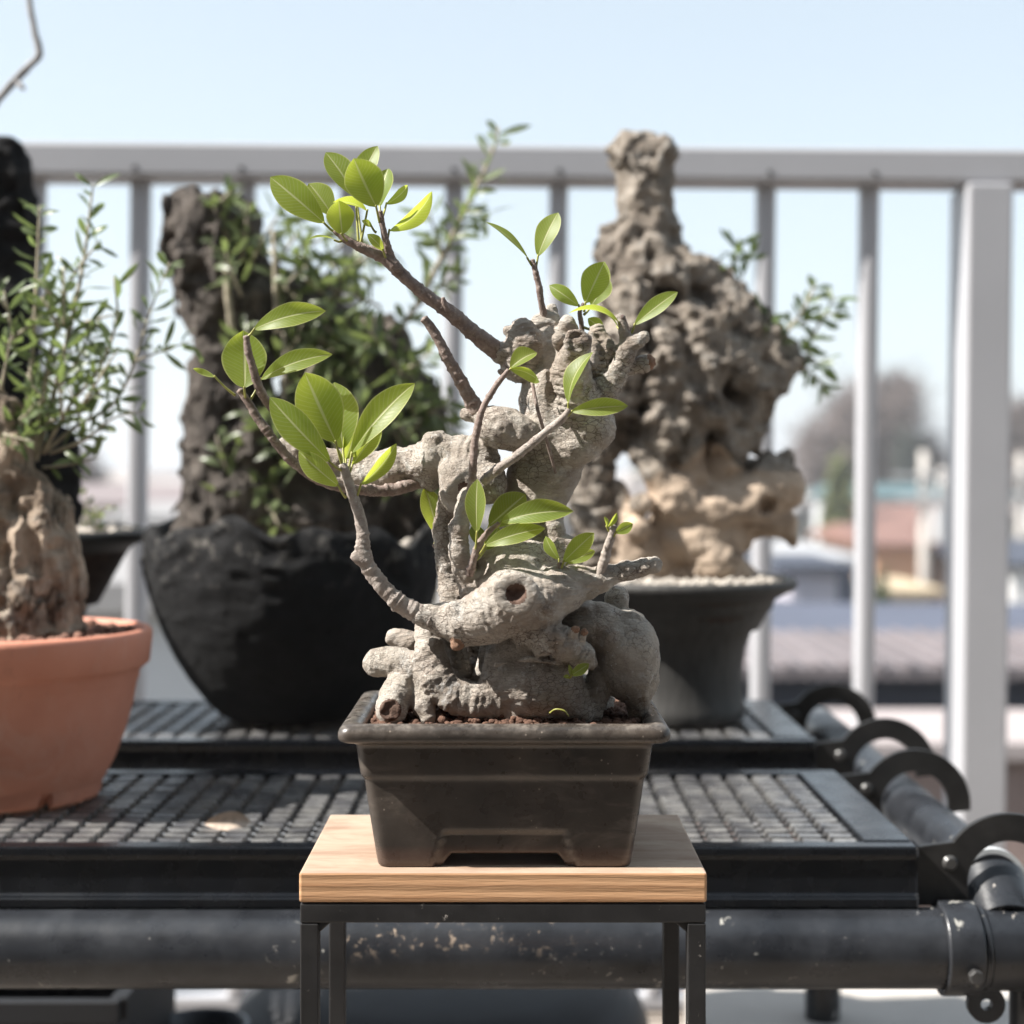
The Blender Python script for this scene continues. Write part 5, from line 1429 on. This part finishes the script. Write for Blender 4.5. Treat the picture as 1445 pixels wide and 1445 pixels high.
# sprigs behind the head
b = branch([(822, 478, 16, 4), (820, 455, 12, 3.6), (818, 440, 10, 3.2), (824, 428, 6, 2.6)])
leaf(b, (826, 428, 4), (853, 369, 0), 43, -10, .2, .04, (824, 440, 8), facing=(.1, -1, .15))
leaf(b, (834, 432, 18), (860, 394, 26), 30, 20, .2, .05, (824, 444, 10), facing=(-.6, -1, .3))
leaf(b, (817, 432, 10), (775, 402, 12), 20, -35, .3, .14, (820, 446, 10), facing=(.1, -.8, .6))
leaf(b, (852, 468, 4), (830, 449, 0), 20, 15, .2, .05, (824, 462, 12), facing=(-.4, -1, .3))
b = branch([(884, 470, -26, 6), (880, 456, -28, 5.2), (876, 445, -30, 3.8)], 'ficus_twig')
leaf(b, (874, 456, -32), (804, 436, -44), 15, 44, .4, .15, (881, 468, -28), facing=(0, -.5, 1)); leaf(b, (872, 462, -14), (834, 434, -2), 22, 35, .3, .12, (882, 470, -26), facing=(0, -.5, 1))
leaf(b, (895, 459, -28), (956, 411, -36), 26, 18, .3, .06, (890, 472, -26), facing=(-.6, -1, .5))
# tuft over the healed knot
b = branch([(662, 812, -92, 6), (668, 790, -98, 5.6), (676, 768, -102, 4.6), (690, 750, -104, 3.8), (704, 738, -106, 2.8)])
leaf(b, (673, 752, -112), (673, 676, -112), 31, -16, .25, .04, (670, 786, -100), facing=(-.1, -1, .1))
leaf(b, (690, 742, -86), (742, 697, -72), 44, 14, .2, .04, (684, 760, -102), .9, facing=(-.1, -1, .3))
leaf(b, (706, 737, -106), (808, 719, -120), 32, 30, .45, .13, (700, 744, -104), facing=(0, -.8, 1))
leaf(b, (684, 770, -112), (768, 744, -126), 25, 30, .3, .15, (676, 782, -102), facing=(0, -.8, .8))
leaf(b, (678, 772, -86), (668, 740, -78), 22, 20, .2, .05, (670, 790, -98)); leaf(b, (684, 776, -88), (704, 744, -80), 24, 20, .2, .05, (672, 790, -98))
b = branch([(792, 814, -96, 4.5), (791, 802, -100, 4), (790, 794, -102, 3)])
leaf(b, (795, 793, -106), (838, 752, -112), 28, 14, .25, .08, (791, 804, -102), facing=(-.2, -1, .4)); leaf(b, (789, 790, -100), (769, 757, -98), 15, -40, .3, .08, (791, 804, -102), facing=(.1, -1, .2))
leaf(b, (800, 795, -96), (840, 777, -92), 15, 35, .3, .1, (792, 804, -100), facing=(0, -.7, .8))
b = branch([(843, 816, -92, 7.5), (851, 795, -96, 6.5), (858, 772, -100, 6), (864, 752, -102, 5.4), (867, 742, -103, 4.5)], 'ficus_limb')
leaf(b, (868, 752, -106), (893, 739, -110), 17, 10, .25, .05, (864, 758, -104)); leaf(b, (857, 744, -104), (871, 724, -106), 8, 30, .6, .1, (862, 752, -102)); leaf(b, (856, 742, -106), (853, 729, -110), 6, 30, .6, .1, None)
# leaf hanging behind the left flank, sprout on the root, old bud
b = branch([(632, 790, -26, 5), (618, 775, -22, 4), (612, 768, -20, 3)])
leaf(b, (617, 756, -16), (600, 687, -14), 36, 16, .2, .05, (612, 770, -20), facing=(.2, -1, .1))
leaf(tree, (806, 953, -122), (831, 937, -130), 15, 20, .3, .1, (803, 956, -116), facing=(0, -1, .5)); leaf(tree, (806, 955, -122), (803, 938, -128), 6, 10, .4, .1, None); leaf(tree, (803, 955, -120), (795, 955, -128), 6, 10, .4, .1, None)
# a stray root tip and a dry stalk
V, Fc = tube(TR([(776, 1006, -122, 1.3), (784, 1001, -130, 1.2), (796, 1003, -132, 1.2), (803, 1011, -130, .8)]), .0007, 8, .05, 0, .004, 5)
obj('aerial_root', V, Fc, MAT['petiole'], tree)
V, Fc = tube(TR([(751, 540, -70, 2.6), (758, 575, -84, 2.4), (768, 610, -80, 2.4), (778, 645, -66, 2.2), (784, 668, -56, 1.8)]), .001, 8, .05, 0, .004, 6)
obj('aerial_root', V, Fc, MAT['ficus_twig'], tree)

# ================================================================== OLIVE STUMPS BEHIND
def sculpt(h, lo, hi): return SDF(lo, hi, h)
def bgtree(label, D, loc, box, h, fill, noise_fn, mats, name='olive_bonsai', part='trunk', smooth_it=1, slotfn=None):
    Ub = D / F
    t = empty(name, loc, label, 'bonsai')
    a = P(box[0], box[3], D); b = P(box[2], box[1], D)
    s = SDF((a.x, D - box[4], a.z), (b.x, D + box[5], b.z), h)
    def c(pts, k=14, wr=0, wf=20, sub=False):
        for p, q_ in zip(pts[:-1], pts[1:]):
            s.cap(P(p[0], p[1], D + p[2] * Ub), P(q_[0], q_[1], D + q_[2] * Ub), p[3] * Ub, q_[3] * Ub, k * Ub, sub, wr, wf * Ub)
    def e(x, y, d, rx, ry, rd, k=14, sub=False):
        s.ell(P(x, y, D + d * Ub), (rx * Ub, rd * Ub, ry * Ub), k * Ub, sub)
    fill(c, e); s.noise(noise_fn)
    V, Q = s.mesh(); V = smooth_mesh(V, Q, smooth_it)
    o = obj(part, V, Q, mats[0], t)
    if len(mats) > 1:
        o.data.materials.append(mats[1]); ct = V[Q].mean(1)
        o.data.polygons.foreach_set('material_index', slotfn(ct).astype(np.int32))
    return t

def olive_leaves(name, par, stems, D, mat, stem_mat, llen=26, lw=7, gap=9, seed=1, spread=1.0, parent_stem=True, bare=.12):
    """stems: chains of (x, y, d, r) in photo pixels at distance D; narrow leaves in opposite pairs"""
    Ub = D / F; rg = np.random.default_rng(seed)
    sv, sf, lv, lf, luv = [], [], [], [], []
    for ch in stems:
        pts = [tuple(P(x, y, D + d * Ub)) + (r * Ub,) for x, y, d, r in ch]
        V, Fc = tube(pts, .006, 7, .06, 0, .01, int(rg.integers(1, 999)))
        n0 = len(sv); sv += [tuple(v) for v in V]; sf += [tuple(i + n0 for i in f) for f in Fc]
        Sp = spline(pts, .004); C = Sp[:, :3]
        al = np.concatenate([[0], np.cumsum(np.linalg.norm(np.diff(C, axis=0), axis=1))])
        p = al[-1] * bare; ang = rg.uniform(0, 6)
        while p < al[-1]:
            i = min(len(C) - 2, int(np.searchsorted(al, p)))
            tdir = Vector(C[min(i + 1, len(C) - 1)] - C[max(i - 1, 0)]).normalized()
            u = tdir.orthogonal().normalized()
            ang += 1.57 + rg.uniform(-.5, .5)
            for s_ in (0, math.pi):
                if rg.random() < .12: continue
                r_ = Matrix.Rotation(ang + s_ + rg.uniform(-.3, .3), 3, tdir) @ u
                d = (tdir * rg.uniform(.35, 1.0) + r_ * spread).normalized()
                d = (d + Vector((0, 0, rg.uniform(-.35, .15)))).normalized()
                L = llen * Ub * rg.uniform(.6, 1.25); b0 = Vector(C[i])
                V, Fc, uv = leaf_mesh(b0 + d * .001, b0 + d * L, lw * Ub * rg.uniform(.8, 1.25), rg.uniform(-70, 70), .3, rg.uniform(-.1, .18), 5, 2, 0, 1)
                n0 = len(lv); lv += [tuple(v) for v in V]; lf += [tuple(k + n0 for k in f) for f in Fc]; luv += uv
            p += gap * Ub * rg.uniform(.7, 1.3)
    st = obj('stems', sv, sf, stem_mat, par)
    obj(name, lv, lf, mat, par, uv=luv)

# --- right: gnarled pale stump in the waisted pot
DR = 1.415
def fillR(c, e):
    c([(910, 234, 0, 34), (911, 270, 2, 33), (916, 320, 4, 34), (912, 365, 0, 42)], 8); e(910, 222, 0, 38, 22, 34, 5)
    c([(880, 207, -8, 11), (902, 203, -18, 12), (938, 210, -12, 12)], 3); c([(884, 205, 16, 11), (925, 205, 20, 12)], 3); c([(888, 228, -24, 9), (925, 234, -26, 10)], 3); e(908, 200, 0, 16, 8, 20, 3, True)
    c([(858, 332, 0, 13), (866, 370, -6, 22), (872, 420, -8, 28)], 6); c([(884, 322, -26, 14), (890, 360, -32, 20), (880, 400, -34, 20)], 5); e(920, 352, -36, 18, 16, 18, 5)
    # core, set back
    e(915, 450, 26, 66, 80, 46, 12); e(985, 520, 28, 82, 70, 46, 12); e(1040, 535, 22, 40, 42, 36, 10); e(950, 600, 26, 84, 56, 44, 12)
    # twisting strands
    c([(945, 374, -8, 28), (985, 396, -8, 31), (1030, 440, -2, 35), (1072, 482, 2, 33), (1104, 508, 0, 25), (1128, 512, 0, 11)], 6, .06, 26)
    c([(918, 392, -40, 17), (940, 385, -46, 18), (958, 400, -48, 15)], 5); c([(905, 380, -34, 20), (890, 430, -46, 24), (884, 490, -44, 28), (872, 560, -36, 32)], 6, .10, 28)
    c([(938, 455, -42, 24), (930, 510, -50, 30), (946, 570, -46, 30), (938, 620, -40, 26)], 6, .10, 24)
    c([(960, 420, -34, 14), (985, 455, -44, 22), (1000, 500, -46, 26), (985, 560, -42, 28)], 6, .08, 22)
    c([(1000, 445, -40, 16), (1014, 452, -46, 18)], 4); c([(1010, 470, -34, 18), (1045, 510, -38, 24), (1062, 545, -34, 22)], 5, .08, 20)
    c([(1098, 515, -6, 24), (1070, 550, -16, 28), (1050, 590, -22, 28), (1032, 630, -20, 26), (1020, 670, -14, 26)], 6, .08, 24)
    c([(985, 575, -30, 26), (968, 620, -30, 24), (975, 680, -22, 26)], 6); c([(1030, 590, -36, 18), (1000, 580, -46, 18)], 5)
    # arch on the left with light showing through beneath it
    c([(930, 600, -10, 26), (895, 606, -14, 22), (860, 600, -14, 24), (838, 640, -10, 26), (836, 700, -6, 34), (850, 770, 0, 44)], 6, .06, 22)
    c([(905, 640, -34, 14), (925, 665, -40, 18), (945, 690, -38, 22)], 5); e(905, 712, -52, 17, 16, 18, 4); e(900, 745, -50, 18, 17, 18, 4); c([(872, 690, -20, 12), (890, 730, -30, 14), (880, 790, -24, 24)], 5)
    # smooth dead base with a saddle, a horned knob and a foot
    c([(925, 672, -20, 14), (955, 706, -24, 36), (1010, 722, -22, 34), (1060, 708, -18, 34), (1092, 686, -12, 36), (1108, 692, -10, 27)], 16)
    c([(1100, 655, -8, 16), (1108, 648, -6, 10), (1113, 638, -6, 4)], 4); c([(1088, 660, 14, 20), (1050, 668, 26, 18), (1030, 690, 24, 20)], 6)
    c([(1080, 730, -10, 30), (1104, 738, -10, 20), (1118, 764, -10, 8)], 6); e(978, 758, -6, 82, 44, 50, 14); c([(980, 760, -30, 30), (1010, 795, -28, 34), (1050, 818, -18, 20)], 8); c([(905, 780, -10, 40), (940, 812, -14, 26)], 8); e(960, 812, 10, 90, 24, 50, 8)
    c([(1002, 604, -66, 8), (1004, 640, -62, 15), (998, 684, -56, 17)], 6, sub=True); e(1084, 714, -54, 14, 15, 24, 5, True)
    e(915, 470, -72, 10, 30, 24, 6, True); c([(905, 395, -66, 7), (935, 425, -74, 11), (965, 452, -78, 11), (972, 490, -80, 10)], 6, sub=True); c([(965, 530, -84, 10), (958, 560, -84, 14), (962, 590, -78, 10)], 6, sub=True)
    c([(1020, 500, -76, 8), (1022, 540, -72, 14), (1005, 560, -74, 10)], 6, sub=True); e(905, 565, -76, 12, 26, 22, 6, True); e(1052, 566, -60, 12, 20, 20, 5, True)
zsplit = P(0, 672, DR).z
def nR(X):
    up = np.clip((X[:, 2] - zsplit) / .02, 0, 1) * .8 + .2
    a = -.0042 * ridged(X * np.array([1.1, 1, .85]), .022, 4, 3) - .0026 * fbm(X, .012, 6, 3)
    return a * up - .0010 * fbm(X, .008, 3, 2)
def slotR(ct): return (ct[:, 2] + .022 * vnoise(ct, .035, 3)) < zsplit + .010 - np.clip((P(925, 0, DR).x - ct[:, 0]) * 1.6, 0, .2)
tR = bgtree('tall gnarled pale olive stump with a thick bottle neck top in the waisted grey pot', DR, P(960, 832, DR), (770, 170, 1160, 850, .085, .085), .0017, fillR, nR, [MAT['gnarled_bark'], MAT['dead_wood']], slotfn=slotR)
V, Fc = [], []
olive_leaves('foliage', tR, [
    [(1022, 425, -5, 3), (1030, 395, -6, 2.5), (1038, 360, -8, 2), (1042, 340, -8, 1.2)], [(1026, 412, 0, 2), (1048, 388, 4, 1.6), (1062, 352, 6, 1)], [(1020, 420, 4, 2), (1004, 380, 8, 1.4)],
    [(1082, 500, -6, 4), (1108, 470, -8, 3.2), (1132, 440, -10, 2.6), (1150, 402, -12, 1.6)], [(1100, 505, 0, 3), (1135, 490, -2, 2.4), (1160, 450, -4, 2), (1178, 418, -6, 1.2)],
    [(1120, 460, 2, 2.4), (1150, 448, 6, 2), (1186, 440, 8, 1.2)], [(1135, 490, -6, 2.2), (1150, 510, -10, 1.8), (1172, 514, -12, 1)], [(1118, 506, -4, 2.2), (1140, 522, -6, 1.8), (1165, 548, -8, 1)], [(1085, 500, -8, 2.2), (1078, 470, -14, 1.6), (1090, 440, -16, 1)]],
    DR, MAT['olive_leaf'], MAT['olive_stem'], 34, 9.5, 11, 21)

# --- centre left: dark slab stump in the charcoal bowl
DC = 1.425
def fillC(c, e):
    c([(283, 312, 0, 40), (288, 370, 0, 40), (300, 430, 0, 36), (316, 480, 0, 30), (318, 550, 0, 42), (310, 640, 0, 42), (305, 700, 0, 44), (308, 775, 0, 50)], 12)
    c([(255, 305, 0, 16), (262, 350, 4, 20)], 10); e(312, 300, 0, 22, 18, 24, 8); c([(340, 312, 10, 20), (346, 380, 18, 20), (362, 450, 20, 34)], 8)
    e(440, 470, 34, 62, 58, 44, 14); c([(400, 400, 30, 16), (420, 450, 30, 26)], 8); c([(480, 400, 36, 12), (470, 460, 36, 24)], 8); e(480, 545, 40, 66, 60, 42, 14); e(440, 630, 34, 96, 86, 50, 20); e(520, 660, 36, 66, 90, 44, 20); e(430, 730, 24, 120, 60, 60, 20); c([(545, 480, 34, 22), (585, 570, 34, 26), (600, 660, 34, 30), (590, 740, 30, 40)], 14)
    c([(362, 500, -18, 12), (360, 620, -26, 20), (352, 720, -20, 26)], 10)
    e(372, 560, -34, 22, 70, 26, 10, True); e(430, 520, -26, 30, 40, 26, 10, True); e(470, 640, -34, 34, 46, 26, 10, True); e(410, 690, -40, 26, 28, 24, 10, True)
def nC(X): return -.0075 * ridged(X * np.array([1.2, 1.1, .6]), .030, 14, 3) - .0035 * fbm(X, .012, 16, 3)
tC = bgtree('dark hollow olive stump with a forked slab trunk in the rough charcoal bowl', DC, P(420, 775, DC), (215, 262, 665, 800, .075, .085), .0019, fillC, nC, [MAT['dark_bark']])
rg = np.random.default_rng(31)
stems = [[(590, 430, -10, 5), (625, 360, -20, 4.2), (655, 300, -26, 3.6), (682, 245, -30, 3), (700, 200, -32, 2), (704, 178, -32, 1.2)],
         [(560, 470, 0, 4), (590, 430, -10, 3.6), (620, 405, -14, 2.6), (660, 380, -16, 1.6)], [(625, 362, -20, 2.6), (612, 320, -26, 2), (604, 296, -28, 1.2)], [(655, 300, -26, 2.4), (672, 300, -34, 2), (690, 310, -36, 1.2)]]
for k in range(66):
    x0 = rg.uniform(330, 590); y0 = rg.uniform(350, 720)
    if x0 > 540 and y0 < 460: continue
    d0 = rg.uniform(-60, -15)
    dx = rg.uniform(-60, 75); dy = rg.uniform(-95, 35)
    stems.append([(x0, y0, d0, 2.6), (x0 + dx * .5, y0 + dy * .45, d0 - 14, 2.1), (x0 + dx, y0 + dy, d0 - 22, 1.2)])
for (x0, y0, x1, y1) in ((330, 360, 298, 285), (340, 370, 352, 290), (350, 380, 395, 300), (380, 390, 430, 318), (430, 400, 500, 330), (300, 300, 330, 268), (470, 420, 540, 350), (520, 470, 590, 500), (560, 560, 640, 600), (570, 620, 632, 560), (370, 740, 345, 690), (400, 720, 380, 680), (420, 750, 370, 720)):
    stems.append([(x0, y0, -20, 3), ((x0 + x1) / 2, (y0 + y1) / 2 - 4, -34, 2.4), (x1, y1, -40, 1.3)])
olive_leaves('foliage', tC, stems, DC, MAT['olive_leaf_dark'], MAT['olive_stem'], 42, 10, 13, 5)
# pale upright shoots
sv, sf = [], []
for ch in ([(392, 470, -60, 4.5), (389, 400, -62, 4), (386, 325, -56, 3)], [(328, 470, -50, 5), (322, 420, -54, 5), (318, 372, -46, 3.5)], [(420, 600, -70, 4), (432, 540, -72, 3.4), (452, 490, -66, 2.4)], [(398, 600, -66, 3.6), (402, 520, -70, 3), (400, 470, -66, 2)]):
    V, Fc = tube([tuple(P(x, y, DC + d * DC / F)) + (r * DC / F,) for x, y, d, r in ch], .003, 8, .12, .1, .01, 9)
    n0 = len(sv); sv += [tuple(v) for v in V]; sf += [tuple(i + n0 for i in f) for f in Fc]
obj('shoots', sv, sf, MAT['olive_stem'], tC)

# --- left: olive in the terracotta pot
DL = 1.12
def fillL(c, e):
    c([(-32, 548, 0, 28), (-12, 600, -6, 39), (10, 640, -14, 31), (22, 676, -18, 22), (8, 700, -20, 20)], 8); c([(-42, 600, 0, 46), (-32, 680, 0, 48)], 12)
    c([(-4, 690, 10, 42), (8, 780, 10, 53), (16, 890, 10, 66)], 12)
    c([(26, 676, -16, 20), (50, 700, -18, 22), (64, 760, -20, 22), (72, 820, -22, 22), (86, 892, -24, 26)], 6, .06, 30)
    c([(44, 690, 0, 24), (72, 720, 4, 24), (88, 790, 6, 22), (92, 860, 6, 24)], 8)
    c([(-2, 700, -34, 20), (24, 760, -42, 18), (40, 830, -46, 18), (50, 892, -48, 24)], 5, .08, 26); c([(-16, 710, -36, 20), (-6, 790, -46, 20), (4, 850, -56, 20), (14, 892, -58, 22)], 5, .08, 22)
    c([(-46, 700, -20, 31), (-52, 800, -26, 35), (-56, 895, -30, 46)], 8); e(30, 852, -62, 20, 26, 16, 6); e(14, 880, -66, 18, 18, 14, 5)
    c([(50, 735, -50, 6), (46, 775, -60, 10), (34, 806, -64, 8)], 6, sub=True); e(20, 720, -62, 20, 11, 22, 6, True); e(-2, 850, -82, 10, 26, 16, 6, True); e(72, 862, -70, 9, 24, 16, 6, True)
def nL(X): return -.0034 * ridged(X * np.array([1.5, 1.3, .45]), .020, 24, 3) - .0018 * fbm(X, .010, 26, 3)
tL = bgtree('olive bonsai with twisted brown trunk and airy green shoots in the terracotta pot', DL, P(22, 885, DL), (-115, 515, 135, 910, .06, .06), .0013, fillL, nL, [MAT['olive_bark']])
stems = [[(50, 650, 5, 4.5), (75, 560, 10, 4), (100, 460, 12, 3.4), (118, 370, 14, 2.6), (128, 290, 14, 1.8), (132, 258, 14, 1)],
         [(45, 650, 5, 4), (60, 560, 0, 3.6), (78, 470, -4, 3), (98, 400, -6, 2.4), (140, 340, -8, 1.2)],
         [(40, 650, 0, 4), (42, 560, -8, 3.6), (48, 470, -12, 3), (52, 390, -14, 2.4), (56, 290, -16, 1.2)],
         [(60, 640, 0, 3.4), (100, 570, -6, 3), (140, 520, -10, 2.6), (165, 450, -12, 2), (160, 390, -14, 1)],
         [(60, 640, 8, 3.4), (110, 600, 14, 3), (160, 570, 18, 2.4), (190, 510, 20, 2), (212, 440, 22, 1.4), (240, 370, 22, .8)],
         [(70, 640, 0, 3), (120, 620, -6, 2.4), (160, 590, -10, 1.6), (204, 580, -12, 1)],
         [(190, 510, 18, 1.8), (230, 495, 20, 1.4), (272, 480, 22, .8)],
         [(60, 660, 4, 2.4), (100, 655, 6, 2), (140, 645, 8, 1.2)]]
rg = np.random.default_rng(77)
for k in range(38):
    x0 = rg.uniform(-30, 120); y0 = rg.uniform(400, 640) if x0 < 80 else rg.uniform(450, 620)
    d0 = rg.uniform(-70, 60); dx = rg.uniform(-25, 60); dy = rg.uniform(-95, 15)
    stems.append([(x0, y0, d0, 2.4), (x0 + dx * .5, y0 + dy * .5, d0 - 4, 1.9), (x0 + dx, y0 + dy, d0 - 8, 1)])
olive_leaves('foliage', tL, stems, DL, MAT['olive_leaf'], MAT['olive_stem'], 40, 8.5, 17, 8)

# --- far left: charred black stump with one bare shoot in the flared pot
DE = 1.43
def fillE(c, e):
    c([(0, 240, 0, 38), (2, 320, 0, 42), (-5, 400, 0, 46), (-10, 520, 0, 50), (0, 640, 0, 56), (20, 760, 0, 64)], 14)
    e(-22, 240, 0, 26, 24, 30, 10); e(24, 236, -6, 18, 16, 20, 8); c([(60, 640, 10, 40), (70, 770, 10, 44)], 16)
def nE(X): return -.0055 * ridged(X * np.array([1.2, 1.1, .6]), .030, 44, 3) - .003 * fbm(X, .012, 46, 3)
tE = bgtree('charred black stump with one bare crooked shoot in the flared black pot', DE, P(26, 752, DE), (-120, 195, 150, 790, .07, .07), .002, fillE, nE, [MAT['black_bark']])
for ch, nm in (([(-60, 300, 10, 7), (-40, 215, 6, 6.5), (-12, 155, 2, 6), (8, 128, 0, 5.5), (26, 108, 0, 6), (42, 92, 0, 5), (55, 76, 0, 5.5), (48, 40, 0, 4.6), (41, -2, 0, 4.4), (36, -60, 0, 4)], 'branch'), ([(22, 112, 0, 4), (30, 122, -6, 4), (34, 126, -8, 2.5)], 'twig')):
    V, Fc = tube([tuple(P(x, y, DE + d * DE / F)) + (r * DE / F,) for x, y, d, r in ch], .003, 10, .1, .12, .012, 4)
    obj(nm, V, Fc, MAT['bare_twig'], tE)
# little weed in the flared pot
tW = empty('small_weed', P(135, 752, 1.40), 'small yellow green weed sprouting from the flared black pot', 'weed')
olive_leaves('leaves', tW, [[(128, 752, 0, 1.6), (122, 720, 0, 1.3), (118, 690, 0, .8)], [(132, 752, 0, 1.6), (146, 722, -6, 1.3), (162, 714, -8, .8)], [(136, 752, 4, 1.6), (138, 735, 2, 1.2), (132, 716, 0, .8)]], 1.40, simple('weed_leaf', (0.20, 0.26, 0.07), 0.5, 0.3, 0.01), MAT['olive_stem'], 16, 7, 16, 3)
# dry leaf lying on the front plank
lf_t = P(318, 1160, 1.035)
V, Fc, uv = leaf_mesh(P(288, 1168, 1.03) + Vector((0, 0, .0025)), P(352, 1166, 1.03) + Vector((0, .006, .002)), .013, 50, .5, .16, 14, 8, .06, 3, facing=(0, -.4, 1))
dl = obj('dry_leaf', V, Fc, simple('dry_leaf', (0.46, 0.37, 0.30), 0.8, 0.25, 0.004), None, loc=tuple(P(318, 1168, 1.03)))
tag(dl, 'curled pale dry leaf lying on the mesh deck of the front plank', 'leaf')
